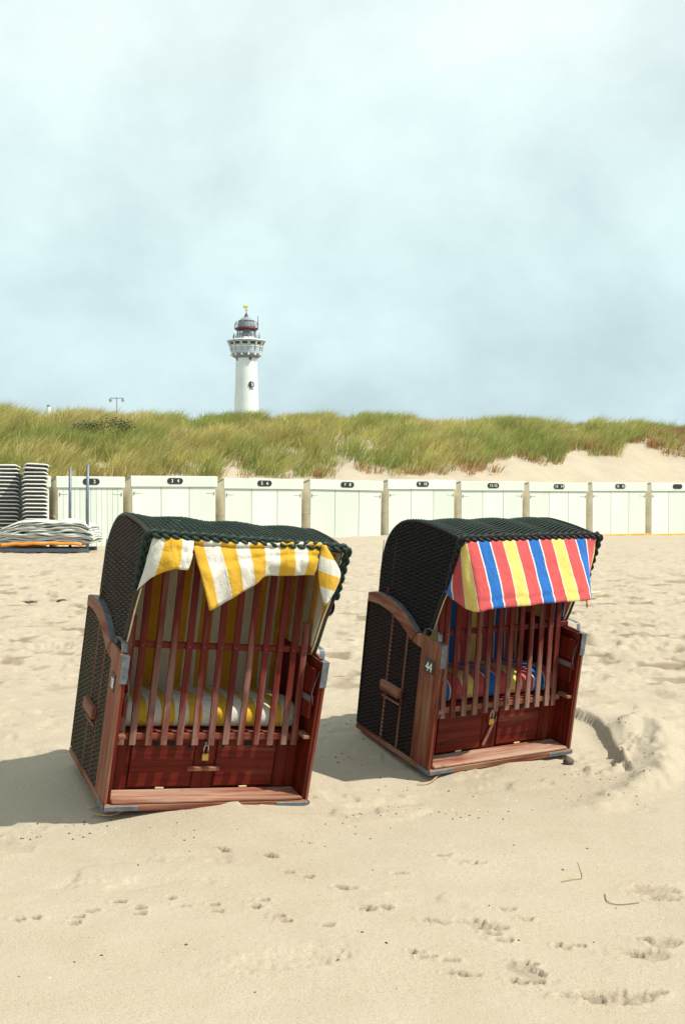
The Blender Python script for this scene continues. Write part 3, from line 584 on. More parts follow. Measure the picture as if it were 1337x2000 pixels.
def cabin(s0, s1, ztop, num, label, tilt=0.0, planks=False, ochre=False):
    p0 = ROW0+s0*PITCH*DS; wd = (s1-s0)*PITCH; zb = gz(p0[0]+DS[0]*wd/2, p0[1]+DS[1]*wd/2)
    r = empty('beach_cabin', (p0[0], p0[1], zb), math.radians(30.05)); r.rotation_euler = (0, tilt, math.radians(30.05))
    tag(r, label, 'beach cabin', 'row of numbered beach cabins'); H = ztop-zb; D = 1.35; fh = .285
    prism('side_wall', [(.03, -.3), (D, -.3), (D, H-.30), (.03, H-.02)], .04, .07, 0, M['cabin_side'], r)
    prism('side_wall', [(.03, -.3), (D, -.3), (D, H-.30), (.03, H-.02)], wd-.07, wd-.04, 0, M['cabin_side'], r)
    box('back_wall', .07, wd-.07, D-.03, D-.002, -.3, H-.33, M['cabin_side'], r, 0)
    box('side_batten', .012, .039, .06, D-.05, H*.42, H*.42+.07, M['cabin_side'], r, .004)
    prism('roof', [(.022, H-.005), (D+.08, H-.30), (D+.08, H-.27), (.022, H+.022)], .01, wd-.01, 0, M['roof_felt'], r)
    box('frame', .05, wd-.05, .035, .06, -.3, H-.06, M['dark'], r, 0)
    box('header_board', 0.0, wd, -.03, .02, H-fh, H+.01, M['cabin'], r, .006)
    box('header_lip', 0.015, wd-.015, -.036, -.031, H-fh-.012, H-fh+.010, M['cabin'], r, .002)
    cuts = [.045, wd*.345, wd*.67, wd-.045]
    if planks: cuts = list(np.linspace(.045, wd-.045, 13))
    for i in range(len(cuts)-1):
        g_ = .007 if not planks else .003
        box('plank' if planks else 'door_panel', cuts[i]+g_, cuts[i+1]-g_, .004+random.uniform(0, .004), .032, -.3, H-fh-.014, M['cabin'], r, .004)
    for xx in (.09, wd-.33):
        h_ = box('hinge', xx, xx+.24, -.005, .0035, H-fh-.20, H-fh-.165, M['cabin'], r, .001); box('rusty_pin', xx+(.0 if xx < 1 else .215), xx+(.03 if xx < 1 else .245), -.012, -.0055, H-fh-.25, H-fh-.155, M['rust'], h_, .002)
    if ochre: box('base_beam', -.1, wd+.12, -.06, -.01, -.3, .06, M['ochre'], r, .006)
    if num is not None:
        L2, hh = .245, .088
        ol = [(wd/2+sx_*(L2-hh)+hh*math.cos(a), H-.13+hh*math.sin(a)) for sx_, a in [(1, math.radians(q)) for q in range(-90, 91, 20)]+[(-1, math.radians(q)) for q in range(90, 271, 20)]]
        pl = prism('number_plate', ol, -.042, -.031, 1, M['black'], r)
        if num:
            tx = link('digits', text_mesh(num.replace(' ', '   '), .140), M['white_paint'], pl); tx.location = (wd/2, -.0445, H-.13); tx.rotation_euler = (math.pi/2, 0, 0)
    return r
cabin(-1.85, -.80, 2.20, None, 'white cabin mostly hidden behind the sunlounger stacks, far left', 0.0)
cabin(-.748, -.062, 2.19, '1 2', 'white planked cabin behind the steel posts, plate half hidden, showing 2', .0, planks=True)
for k, (num, zt, tl) in enumerate((('3 4', 2.22, .0), ('5 6', 2.17, .006), ('7 8', 2.155, .018), ('9 10', 2.16, .0), ('11-12', 2.12, .0), ('13 14', 2.10, .004), ('15 16', 2.11, .0), ('', 2.11, .0))):
    lab = ['white three-panel cabin with plate 3 4, right of the planked cabin', 'white three-panel cabin with plate 5 6, below the sandy notch in the grass', 'slightly leaning white cabin with plate 7 8, between the two chair hoods', 'white cabin with plate 9 10, behind the left end of the green-topped hood', 'white cabin with hyphenated plate 11-12, behind the middle of the hood', 'white cabin with plate 13 14, behind the right end of the hood', 'white cabin with plate 15 16 above an ochre beam, last whole cabin at right', 'white beach cabin cut off by the right edge of the photo'][k]
    cabin(k, k+.930, zt, num, lab, tl, ochre=k >= 5)

# ------------------------------------------------------------------ sunlounger stacks, steel rack, tarpaulins
M['lounger'] = plain('white_lounger_frame', (.64, .64, .59), .45, .08, 6); M['sling'] = plain('dark_lounger_mesh', (.050, .045, .055), .8, .3, 20)
def rrect(w_, l_, r, n=5):
    pts = []
    for cx_, cy_, a0 in ((w_/2-r, l_/2-r, 0), (-w_/2+r, l_/2-r, 90), (-w_/2+r, -l_/2+r, 180), (w_/2-r, -l_/2+r, 270)):
        for q in range(n): a = math.radians(a0+90*q/(n-1)); pts.append((cx_+r*math.cos(a), cy_+r*math.sin(a), 0))
    return pts
fr_pts = [(x, y, -.045*max(0, (abs(x)-.22)/.11)**2*(1 if abs(y) > .8 else .4)) for x, y, z_ in rrect(.64, 1.9, .10)]
fme = meshdata('lounger_frame', *tube_geo(fr_pts, .020, 6, True)); fme.materials.append(M['lounger']); fme.polygons.foreach_set('use_smooth', [True]*len(fme.polygons))
sme = box_me(-.290, .290, -.925, .90, -.078, -.022, .01); sme.materials.append(M['sling'])  # sling block deepened to put dark shade in the gaps between frames
lme = meshdata('lounger_leg', *tube_geo([(-.30, 0, -.03), (-.29, 0, -.055), (.29, 0, -.055), (.30, 0, -.03)], .014, 5)); lme.materials.append(M['lounger'])
nst = 22
ORD = 'second third fourth fifth sixth seventh eighth ninth tenth eleventh twelfth thirteenth fourteenth fifteenth sixteenth seventeenth eighteenth nineteenth twentieth twenty-first'.split()
for si, (pxc, Zs) in enumerate(((70, 31.6), (16, 31.9))):
    xs_ = (pxc-668.5)/F*Zs; zb = gz(xs_, Zs)
    for i in range(nst):
        o = empty('sunlounger', (xs_*(Zs+.95)/Zs+random.uniform(-.018, .018)+.012*math.sin(i*.7), Zs+.95+random.uniform(-.03, .03), zb+.07+i*.106), random.uniform(-.025, .025)+.25)
        o.rotation_euler = (random.uniform(-.006, .006), (.10 if i > nst-3 and si == 0 else .02)*.6+random.uniform(-.008, .008), o.rotation_euler[2])
        for nm, me_, yy in (('frame', fme, 0), ('sling', sme, 0), ('leg', lme, -.62), ('leg', lme, .62)):
            c = bpy.data.objects.new(nm, me_); C.objects.link(c); c.parent = o; c.location = (0, yy, 0)
        nm = 'right stack, beside the steel posts' if si == 0 else 'left stack, at the photo edge'
        if i == nst-1: lab = 'topmost white sunlounger with dark sling in the '+nm
        elif i == 0: lab = 'bottom white sunlounger carrying the '+nm
        else: lab = 'white sunlounger, '+ORD[nst-2-i]+' from the top of the '+nm
        tag(o, lab, 'sunlounger', 'sunloungers in the right stack' if si == 0 else 'sunloungers in the left stack')
RZ = 30.0; rk = RZ/F
rx = lambda px: (px-668.5)*rk
rzb = gz(rx(100), RZ)
rack = empty('steel_rack', (rx(100), RZ, rzb)); tag(rack, 'galvanised steel rack with two upright posts under the white tarpaulins', 'rack')
box('base_beam', rx(-30)-rx(100), rx(173)-rx(100), -.04, .04, .03, .13, M['steel'], rack, .01); box('base_beam', rx(-30)-rx(100), rx(173)-rx(100), 1.0, 1.08, .03, .13, M['steel'], rack, .01)
for px_ in (25, 60, 125): box('foot', rx(px_)-rx(100)-.16, rx(px_)-rx(100)+.16, -.05, 1.1, -.06, .028, M['steel_dark'], rack, .01)
for px_, yy, t_ in ((171, 0, 908), (137, 1.04, 913)):
    x_ = rx(px_)-rx(100)+(yy*(px_-668.5)/F); zt = CAMZ+(962-t_)*(RZ+yy)/F-rzb
    tube('post', [(x_, yy, -.02), (x_, yy, zt*.5), (x_+.012, yy, zt)], .040, M['steel'], rack, 10)
M['tarp'] = plain('white_tarpaulin', (.54, .56, .52), .7, .22, 3); M['tarp_g'] = plain('grey_tarpaulin', (.44, .46, .44), .7, .25, 3); M['orange'] = plain('orange_tarpaulin', (.80, .27, .02), .6, .2, 3)
tp = empty('tarpaulin_pile', (rx(95), RZ+.5, rzb+.30)); tag(tp, 'flat pile of white folded tarpaulins lying on the steel rack', 'tarpaulin pile')
nl = 16
for i in range(nl):
    tt = i/(nl-1); zc_ = .52*tt; wl = 1.15*(1-.10*tt**3); nx, nyy = 40, 9
    xs = np.linspace(-wl*1.15, wl*.98+random.uniform(-.05, .05), nx); ys = np.linspace(-.55, .55, nyy); XX, YY = np.meshgrid(xs, ys)
    sag = -.16*np.clip((np.abs(XX)-.35)/.8, 0, 1.3)**2*tt
    ph = random.uniform(0, 6); jj = random.uniform(-.05, .05)
    ZZ = zc_+sag+.014*np.sin(XX*5+ph+YY*2)+.012*np.sin(XX*11+ph*2)+.10*fbm(XX*1.6+i*3.1, YY*1.6+i, 3)*.35
    edge = np.abs(YY)/.55; P3 = np.stack([XX, YY*(1+.05*np.sin(XX*9+ph))+jj, ZZ-.03*edge**6], 2)
    grid_sheet('cloth_layer', P3, np.stack([XX, YY], 2), M['tarp'] if i % 4 else M['tarp_g'], tp, .030)
og = empty('orange_tarpaulin', (rx(95), RZ+.45, rzb+.15)); tag(og, 'orange folded sheet sandwiched under the white tarpaulin pile', 'tarpaulin')
XX, YY = np.meshgrid(np.linspace(-1.2, .85, 36), np.linspace(-.55, .5, 8)); ZZ = .055+.05*np.cos(XX*1.1)+.008*np.sin(XX*13)
grid_sheet('folded_sheet', np.stack([XX, YY, ZZ], 2), np.stack([XX, YY], 2), M['orange'], og, .075)

# ------------------------------------------------------------------ wicker beach chairs
W = 1.2
ARCH_T = [(.285, .866), (.328, .897), (.435, .954), (.54, .988), (.669, 1.006), (.797, 1.001), (.892, .976)]
ARCH_B = [(.336, .800), (.401, .838), (.495, .880), (.601, .914), (.719, .930), (.80, .928), (.887, .916)]
AT = crom(ARCH_T, 5); AB = crom(ARCH_B, 5)
HOOD = crom([(-.070, 1.545), (.10, 1.562), (.30, 1.566), (.45, 1.556), (.60, 1.512), (.71, 1.415), (.765, 1.28), (.778, 1.10), (.765, .93)], 10)   # top and back, (y, z)
HF = np.array([(.165, .85), (.123, .937), (.067, 1.109), (.0, 1.25), (-.035, 1.40), (-.070, 1.545)])                                    # front edge of the side, (y, z)
HL, HR = .032, 1.168
def strand_block(rows):
    """rows: list of (pts, across, normal, r_across, r_normal); one woven strand each, four-sided"""
    V, Q = [], []; o = 0
    for P_, A_, N_, ra, rn in rows:
        k = len(P_)
        if k < 2: continue
        ring = np.stack([P_+A_*ra, P_+N_*rn, P_-A_*ra, P_-N_*rn], 1).reshape(-1, 3); V.append(ring)
        b = o+(np.arange(k-1)*4)[:, None]+np.arange(4)[None]; n_ = o+(np.arange(k-1)*4)[:, None]+((np.arange(4)+1) % 4)[None]
        Q.append(np.stack([b, n_, n_+4, b+4], 2).reshape(-1, 4)); o += 4*k
    return np.concatenate(V), np.concatenate(Q)
def weave_mesh(name, row_fn, nrows, stake_fn, stakes, amp=.0062):
    """row_fn(j)->(P(u), across, normal, u0, u1); stakes: sorted u positions"""
    rows = []
    for j in range(nrows):
        q = row_fn(j)
        if q is None: continue
        Pf, Af, Nf, u0, u1, ra = q
        us, of = [u0], [0.0]
        for i, u in enumerate(stakes):
            if u <= u0+.003 or u >= u1-.003: continue
            if i > 0:
                mu = (u+stakes[i-1])/2
                if mu > us[-1]+.002: us.append(mu); of.append(0.0)
            us.append(u); of.append(amp if (i+j) % 2 else -amp)
        us.append(u1); of.append(0.0); us = np.array(us); of = np.array(of)+rng.normal(0, .0006, len(us))
        P_, A_, N_ = Pf(us), Af(us), Nf(us)
        P_ = P_+N_*of[:, None]+A_*rng.normal(0, .0007, (len(us), 1))
        rows.append((P_, A_, N_, ra, .0030))
    rows += stake_fn()
    V, Q = strand_block(rows); me = np_mesh(name, V, Q); me.polygons.foreach_set('use_smooth', np.ones(len(me.polygons), bool)); return me
rep = lambda v: (lambda us: np.tile(np.array(v, float), (len(us), 1)))
def pair_z(z0, j, top): # woven in pairs with an open row between, close woven above 'top'
    n_ = int((top-z0)/.0285)
    if j < 2*n_: return z0+(j//2)*.0285+(j % 2)*.0105
    return z0+n_*.0285+(j-2*n_)*.0130
# lower side panel
st_side = np.arange(.214+.012, .875, .0290)
def arch_y(z):
    if z <= .80: return .216
    return float(np.interp(z, AB[:22, 1], AB[:22, 0]))+.004
def row_side(j):
    z = pair_z(.036, j, 2.0); y0, y1 = arch_y(z), .874
    if z > .925 or y1-y0 < .04: return None
    return (lambda us: np.column_stack([np.full(len(us), .004), us, np.full(len(us), z)])), rep((0, 0, 1)), rep((-1, 0, 0)), y0, y1, .0050
def stakes_side():
    r = []
    for y in st_side:
        zt = float(np.interp(y, AB[:, 0], AB[:, 1])) if y > .336 else .80
        zs = np.linspace(.03, zt, 6); P_ = np.column_stack([np.full(6, .004), np.full(6, y), zs]); r.append((P_, np.tile([0, 1., 0], (6, 1)), np.tile([-1., 0, 0], (6, 1)), .0030, .0025))
    return r
ME_SIDE = weave_mesh('side_weave', row_side, 78, stakes_side, st_side)
# hood side
hz = np.linspace(.86, 1.535, 60)
hood_back = lambda z: float(np.interp(z, HOOD[::-1][:, 1][:52], HOOD[::-1][:, 0][:52]))
bk = HOOD[np.argmax(HOOD[:, 1]):][::-1]
hood_back = lambda z: float(np.interp(z, bk[:, 1], bk[:, 0]))
hood_front = lambda z: float(np.interp(z, HF[:, 1], HF[:, 0]))
st_hs = np.arange(-.06, .79, .0290)
def row_hs(j):
    z = pair_z(.89, j, 1.36)
    if z > 1.552: return None
    y0, y1 = hood_front(z)+.004, hood_back(z)-.002
    return (lambda us: np.column_stack([np.full(len(us), HL), us, np.full(len(us), z)])), rep((0, 0, 1)), rep((-1, 0, 0)), y0, y1, .0051
def stakes_hs():
    r = []
    for y in st_hs:
        zt = float(np.interp(y, HOOD[:60, 0], HOOD[:60, 1])) if y < .72 else 1.35
        zb_ = max(.88, float(np.interp(-y, -HF[:, 0], HF[:, 1])) if y < .15 else .88)
        if zt-zb_ < .03: continue
        zs = np.linspace(zb_, zt, 6); P_ = np.column_stack([np.full(6, HL), np.full(6, y), zs]); r.append((P_, np.tile([0, 1., 0], (6, 1)), np.tile([-1., 0, 0], (6, 1)), .0030, .0025))
    return r
ME_HS = weave_mesh('hood_side_weave', row_hs, 58, stakes_hs, st_hs)
# hood top and back
seg = np.hypot(*np.diff(HOOD, axis=0).T); arc = np.concatenate([[0], np.cumsum(seg)]); nrm_t = np.gradient(HOOD, axis=0); nrm_t /= np.linalg.norm(nrm_t, axis=1)[:, None]
st_ht = np.arange(HL+.008, HR, .0310)
def hood_at(s):
    y = np.interp(s, arc, HOOD[:, 0]); z = np.interp(s, arc, HOOD[:, 1]); ty = np.interp(s, arc, nrm_t[:, 0]); tz = np.interp(s, arc, nrm_t[:, 1]); l = math.hypot(ty, tz); return y, z, ty/l, tz/l
def rib(x): return .013*np.abs(np.cos((x-.02)/1.16*math.pi*3.5))**1.5-.008
def row_ht(j):
    s = .004+j*.0165
    if s > arc[-1]: return None
    y, z, ty, tz = hood_at(s); nn = np.array([0, -tz, ty]); nn = nn if nn[2] >= 0 or y > .6 else -nn
    if y > .6 and nn[1] < 0: nn = -nn
    fade = min(1, s/.10)*max(0, 1-max(0, s-.55)/.3)
    wob = .006*math.sin(s*18)
    def P_(us):
        rb = rib(us+.4*wob)*fade; return np.column_stack([us, np.full(len(us), y)+nn[1]*rb, np.full(len(us), z)+nn[2]*rb])
    return P_, rep((0, ty, tz)), rep(tuple(nn)), HL-.002, HR+.002, .0066
def stakes_ht():
    r = []
    ss = np.linspace(.004, arc[-1], 40)
    for x in st_ht:
        pts, ac, nn_ = [], [], []
        for s in ss:
            y, z, ty, tz = hood_at(s); n_ = np.array([0, -tz, ty]); n_ = -n_ if (n_[2] < 0 and y < .6) or (y > .6 and n_[1] < 0) else n_
            rb = rib(np.array([x]))[0]*min(1, s/.10)*max(0, 1-max(0, s-.55)/.3); pts.append((x, y+n_[1]*rb, z+n_[2]*rb)); ac.append((1, 0, 0)); nn_.append(n_)
        r.append((np.array(pts), np.array(ac, float), np.array(nn_), .0032, .0025))
    return r
ME_HT = weave_mesh('hood_top_weave', row_ht, int(arc[-1]/.0165)+1, stakes_ht, st_ht, .0085)
# plaited edge: three strands wound round the rim
def braid(path, r_h=.0120, r_s=.0122, pitch=.165, flat=.8):
    p = np.asarray(path, float); d_ = np.concatenate([[0], np.cumsum(np.linalg.norm(np.diff(p, axis=0), axis=1))]); n_ = int(d_[-1]/.006)
    s = np.linspace(0, d_[-1], n_); q = np.column_stack([np.interp(s, d_, p[:, i]) for i in range(3)]); tn = np.gradient(q, axis=0); tn /= np.linalg.norm(tn, axis=1)[:, None]
    ref = np.array([0, -.95, .3]); a = ref-tn*(tn@ref)[:, None]; a /= np.linalg.norm(a, axis=1)[:, None]; b_ = np.cross(tn, a); parts = []
    for k in range(3):
        th = 2*math.pi*(s/pitch+k/3)
        cc = q+a*(r_h*.75*np.sin(2*th))[:, None]+b_*(r_h*1.35*np.sin(th))[:, None]
        parts.append(tube_geo(cc, r_s, 6))
    return merge(parts)
top_edge = [(HL-.008, -.078, 1.545)]+[(x, -.084, 1.556+float(rib(np.array([x]))[0])*.25) for x in np.linspace(.05, 1.15, 24)]+[(HR+.008, -.078, 1.545)]
side_l = [(HL-.010, hood_front(z)-.008, z) for z in np.linspace(1.24, 1.535, 10)]
BRAID_PTS = side_l+top_edge+[(HR+.010, hood_front(z)-.008, z) for z in np.linspace(1.535, 1.24, 10)]
ME_BRAID = meshdata('plaited_edge', *braid(BRAID_PTS)); ME_BRAID.polygons.foreach_set('use_smooth', [True]*len(ME_BRAID.polygons))
def inst(name, me, mat, parent, mirror=False):
    o = bpy.data.objects.new(name, me); C.objects.link(o)
    if not me.materials: me.materials.append(None)
    o.material_slots[0].link = 'OBJECT'; o.material_slots[0].material = mat; o.parent = parent
    if mirror: o.scale = (-1, 1, 1); o.location = (W, 0, 0)
    return o
CHAIRS = {
 'A': (((0.8993491184987581, -0.4105451818135959, 0.15041215624111245), (0.4281486491869735, 0.8966701195152429, -0.11256745074771951), (-0.08865606157973202, 0.16563619911755828, 0.982193846593965)), (-1.29330124, 6.35499018, 0.02639886)),
 'B': (((0.8539811035937729, -0.5114777982946245, 0.09542922275887245), (0.520300965609315, 0.8388609912455006, -0.15999732045424295), (0.001783224801710179, 0.18628660504235545, 0.9824938274061004)), (0.54890072, 7.54414911, -0.06540664))}
def chair_matrix(k):
    R, t_ = CHAIRS[k]; return Matrix(((*R[0], t_[0]), (*R[1], t_[1]), (*R[2], t_[2]), (0, 0, 0, 1)))
def add_weave_stuff(o): o['kind'] = 'stuff'; return o
def mirror_copy(o, parent=None):
    c = o.copy(); C.objects.link(c); c.scale = (-1, 1, 1); c.location = (W-o.location.x, o.location.y, o.location.z); c.parent = parent if parent else o.parent; return c
def loft(name, top, bot, us, mat, parent, rows=10, cols=5, bulge=.0, crease=None, thick=.003, ripple=.004, seed=0, uvv=False):
    T = crom(top, cols); B_ = crom(bot, cols); U_ = np.interp(np.linspace(0, len(us)-1, len(T)), np.arange(len(us)), us)
    v = np.linspace(0, 1, rows)[:, None, None]; P_ = T[None]*(1-v)+B_[None]*v
    vv = np.linspace(0, 1, rows)[:, None]; P_[:, :, 1] -= bulge*np.sin(vv*math.pi)
    XX, VV = np.meshgrid(np.linspace(0, 1, len(T))*4+seed, np.linspace(0, 1, rows)*2)
    P_[:, :, 1] += ripple*2*fbm(XX*2.0, VV*1.2+seed, 3)*np.minimum(1, VV*2)
    if crease: P_[:, :, 1] += crease[1]*np.exp(-((vv-crease[0])/.05)**2)
    UV = np.stack([np.tile(U_, (rows, 1)), np.repeat(P_[:, :1, 2], len(T), 1) if not uvv else P_[:, :, 2]], 2)
    return grid_sheet(name, P_, UV, mat, parent, thick)
def beach_chair(key):
    A = key == 'A'; root = empty('beach_chair'); root.matrix_world = chair_matrix(key)
    fabric = M['yellow_stripe'] if A else M['multi_stripe']
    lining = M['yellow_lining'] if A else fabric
    wk_side = M['wick_olive'] if A else M['wick_black']; wk_hood = M['wick_brown'] if A else M['wick_black']
    # --- side panels
    outl = [(.004, .004), (.004, .855), (.25, .860)]+[tuple(p-np.array([0, .004])) for p in AT]+[(.872, .004)]
    sp = prism('side_panel', outl, .012, .030, 0, M['red_z'], root); sp2 = mirror_copy(sp)
    for par, mir in ((sp, False), (sp2, True)):
        kids = []
        post = prism('front_post', [(-.004, .036), (-.004, .866), (.20, .874), (.262, .872), (.283, .864), (.333, .798), (.30, .792), (.214, .784), (.208, .036)], -.006, .0115, 0, M['worn_z'] if not A else wood('post_wood_'+('r' if mir else 'l'), (.080, .020, .011), (.20, .052, .026), (.30, .150, .095), 2, .5), None, .003); kids.append(post)
        kids.append(prism('arch_rail', [tuple(p) for p in AT]+[tuple(p) for p in AB[::-1]], -.010, .0315, 0, M['worn_y'], None, .003))
        kids.append(box('base_rail', -.010, .034, .0, .878, -.002, .033, M['worn_y'], None, .004))
        kids.append(prism('back_stile', [(.874, .036), (.890, .93), (.898, .93), (.884, .036)], -.004, .030, 0, wk_side, None))
        for yy in (.390, .578):
            zt = float(np.interp(yy, AB[:, 0], AB[:, 1]))-.002; kids.append(box('wooden_stake', .0005, .0065, yy-.011, yy+.011, .035, zt, M['worn_z'], None, .0015))
        kids.append(box('grip_block', -.034, .0, .385, .605, .378, .448, M['worn_y'], None, .006))
        kids.append(box('grip_rail', -.014, .0, .39, .60, .330, .344, M['worn_y'], None, .003))
        st = [(.015, .215, .872), (.015, .208, .908), (.015, .188, .922), (.015, .082, .922), (.015, .062, .908), (.015, .055, .872)] if True else None
        V, Fc = tube_geo(crom(st, 3), .017, 4, up=(1, 0, 0), flat=.22); kids.append(link('carry_handle', meshdata('carry_handle', V, Fc), M['steel'] if mir or not A else M['steel_dark'], None))
        kids.append(prism('edge_bracket', [(-.0085, .715), (-.0045, .715), (-.0045, .862), (.030, .8635), (.030, .8685), (-.0085, .8675)], -.008, .033, 0, M['steel'], None))
        kids.append(prism('arch_band', [tuple(p+np.array([0, .0005])) for p in AT]+[tuple(p+np.array([0, .0040])) for p in AT[::-1]], -.008, .030, 0, M['steel_dark'], None))
        for kdx, o in enumerate(kids):
            o.parent = par
        wv = inst('wicker_weave', ME_SIDE, wk_side, par); wv['kind'] = 'stuff'
        for q, (yy, zz_) in enumerate(((.06, .70), (.15, .70), (.1, .42), (.1, .10), (.16, .25))):
            V, Fc = lathe([(.005, 0), (.005, .002), (.0, .0025)], 8); o = link('screw', meshdata('screw', V, Fc), M['steel_dark'], par); o.location = (-.006, yy, zz_); o.rotation_euler = (0, -math.pi/2, 0)
    # folding table and ledge inside each panel
    for par in (sp, sp2):
        tb = box('folding_table', .040, .058, .035, .190, .515, .660, M['red_z'], par, .003); t2 = box('folding_table', .040, .058, .035, .190, .666, .812, M['red_z'], par, .003)
        tb.rotation_euler = t2.rotation_euler = (0, 0, -.10)
        box('table_strap', .033, .062, .040, .185, .618, .652, M['strap'], tb, .001)
        tube('table_stay', [(.032, .028, .80), (.060, .026, .67), (.040, .028, .60)], .003, M['steel_dark'], par, 6)
        box('ledge', .0305, .075, .012, .115, .398, .420, M['worn_y'], par, .004)
        box('lining_edge', .0305, .036, .20, .206, .45, .80, M['cream'], par, .001)
    # number plate on the left post
    y0, y1, z0, z1 = (.078, .162, .640, .735) if A else (.052, .160, .652, .745)
    pl = box('number_plate', -.0105, -.0063, y0, y1, z0, z1, M['brownplate'] if A else M['black'], sp, .001)
    tx = link('digits', text_mesh('18' if A else '44', .085 if A else .088, .0008, .92), M['white_paint'], pl); tx.matrix_local = Matrix(((0, 0, -1, -.0115), (-1, 0, 0, (y0+y1)/2), (0, 1, 0, (z0+z1)/2-.008), (0, 0, 0, 1)))
    tx.scale = (.85 if not A else .7, 1, 1)
    # --- base, floor and kick board
    fl = box('base_frame', .035, 1.165, .02, .86, .002, .030, M['red_x'], root, .003)
    box('front_rail', -.002, 1.202, -.018, .019, -.002, .0345, M['worn_x'], root, .004)
    for x0, x1 in ((-.005, .185), (1.0, 1.205)): box('corner_bracket', x0, x1, -.0215, -.0185, .003, .029, M['steel'], root, .001)
    for x0 in (-.0135, 1.2105): box('corner_bracket', x0, x0+.003, -.018, .11, .003, .029, M['steel'], root, .001)
    box('floor_plank', .034, 1.166, .086, .160, .0355, .052, M['floor_x'], root, .004); box('floor_plank', .034, 1.166, -.012, .080, .0355, .055, M['floor_x'], root, .006)
    kb = box('kick_board', .031, 1.169, .172, .186, .053, .40, M['red_x'], root, 0)
    box('stile', .031, .150, .1635, .1715, .053, .385, M['red_z'], kb, .002); box('stile', .535, .655, .1655, .1715, .053, .385, M['red_z'], kb, .002); box('stile', 1.035, 1.169, .1635, .1715, .053, .385, M['red_z'], kb, .002)
    for x0, x1 in ((.160, .525), (.665, 1.025)):
        dr = box('drawer_front', x0, x1, .158, .1715, .066+(0 if A else random.uniform(-.006, .006)), .350, M['red_x'], kb, .003)
        xm = (x0+x1)/2; prism('finger_hole', [(xm+sx_*.06+.013*math.cos(a), .322+.013*math.sin(a)) for sx_, a in [(1, math.radians(q)) for q in range(-90, 91, 30)]+[(-1, math.radians(q)) for q in range(90, 271, 30)]], .1568, .1600, 1, M['dark'], dr)  # dark plate painted in for the shade of the hole
        for xx in (x0+.03, x1-.03):
            V, Fc = lathe([(.009, 0), (.009, .003), (.0, .0032)], 10); o = link('screw', meshdata('screw', V, Fc), M['dark'], dr); o.location = (xx, .1578, .302); o.rotation_euler = (math.pi/2, 0, 0)
        box('hinge', xm-.02, xm+.03, .1535, .1575, .055, .064, M['cream'], dr, .001)
    if A: box('pull_handle', .492, .686, .132, .165, .163, .186, M['worn_x'], kb, .004)
    else:
        o = box('loose_lath', -.012, .012, -.004, .004, -.095, .095, M['worn_z'], kb, .002); o.location = (.586, .152, .165); o.rotation_euler = (0, .40, 0)
        box('latch_plate', .632, .640, .150, .1655, .235, .275, M['steel'], kb, .001)
    box('hasp', .578, .606, .140, .1655, .318, .336, M['steel_dark'], kb, .002)
    box('seat_board', .0305, 1.1695, .135, .86, .386, .404, M['red_x'], root, .003); box('back_board', .0305, 1.1695, .862, .876, .002, .93, M['red_x'], root, 0)
    # --- seat and back cushions
    prof = crom([(.86, .43), (.72, .49), (.50, .525), (.33, .555), (.24, .556), (.180, .525), (.160, .475), (.170, .430), (.20, .410)], 6)
    xs = np.linspace(.040, 1.160, 64); P_ = np.zeros((len(prof), 64, 3)); P_[:, :, 0] = xs; P_[:, :, 1] = prof[:, :1]; P_[:, :, 2] = prof[:, 1:]
    e_ = np.minimum(1, np.minimum(xs-.040, 1.160-xs)/.06); e_ = np.sqrt(1-(1-e_)**2); P_[:, :, 2] = .415+(P_[:, :, 2]-.415)*(.35+.65*e_); P_[:, :, 1] += (.03*(1-e_))[None]
    XX, VV = np.meshgrid(xs*6, np.linspace(0, 3, len(prof))); P_[:, :, 2] += .006*fbm(XX, VV*2, 3)
    s_ = np.concatenate([[0], np.cumsum(np.hypot(*np.diff(prof, axis=0).T))])
    grid_sheet('seat_cushion', P_, np.stack([np.tile(xs+(.02 if A else .0), (len(prof), 1)), np.repeat(s_[:, None], 64, 1)], 2), fabric, root, .004)
    zs = np.linspace(.45, 1.40, 24); P_ = np.zeros((24, 64, 3)); P_[:, :, 0] = xs; P_[:, :, 2] = zs[:, None]; P_[:, :, 1] = (.62+.075*(zs-.45)+.02*np.sin((zs-.45)*3.3))[:, None]
    XX, VV = np.meshgrid(xs*5+4, zs*4); P_[:, :, 1] += .010*fbm(XX, VV, 3)
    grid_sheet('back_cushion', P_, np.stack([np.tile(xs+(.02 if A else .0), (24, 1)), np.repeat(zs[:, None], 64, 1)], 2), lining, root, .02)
    # --- hood
    dy, dz = (0, 0) if A else (.045, .008)
    ins = HOOD*np.array([.975, .985])+np.array([.004, .006]); nh = len(ins); xs2 = np.linspace(HL+.013, HR-.013, 64)
    def profsheet(name, sc_, mat, thick, uv=True, par=None):
        pr_ = np.column_stack([HOOD[:, 0]*sc_+(1-sc_)*.25, HOOD[:, 1]*sc_+(1-sc_)*1.05]); P_ = np.zeros((nh, 64, 3)); P_[:, :, 0] = xs2; P_[:, :, 1] = pr_[:, :1]; P_[:, :, 2] = pr_[:, 1:]
        return grid_sheet(name, P_, np.stack([np.tile(xs2+(.02 if A else 0), (nh, 1)), np.repeat(arc[:, None], 64, 1)], 2), mat, par, thick)
    hood = profsheet('hood', .968, M['backing'], .003, par=root); hood.location = (0, dy, dz)
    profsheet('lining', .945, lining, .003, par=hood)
    so = [(y, z) for y, z in HF]+[tuple(p) for p in HOOD[1:]]
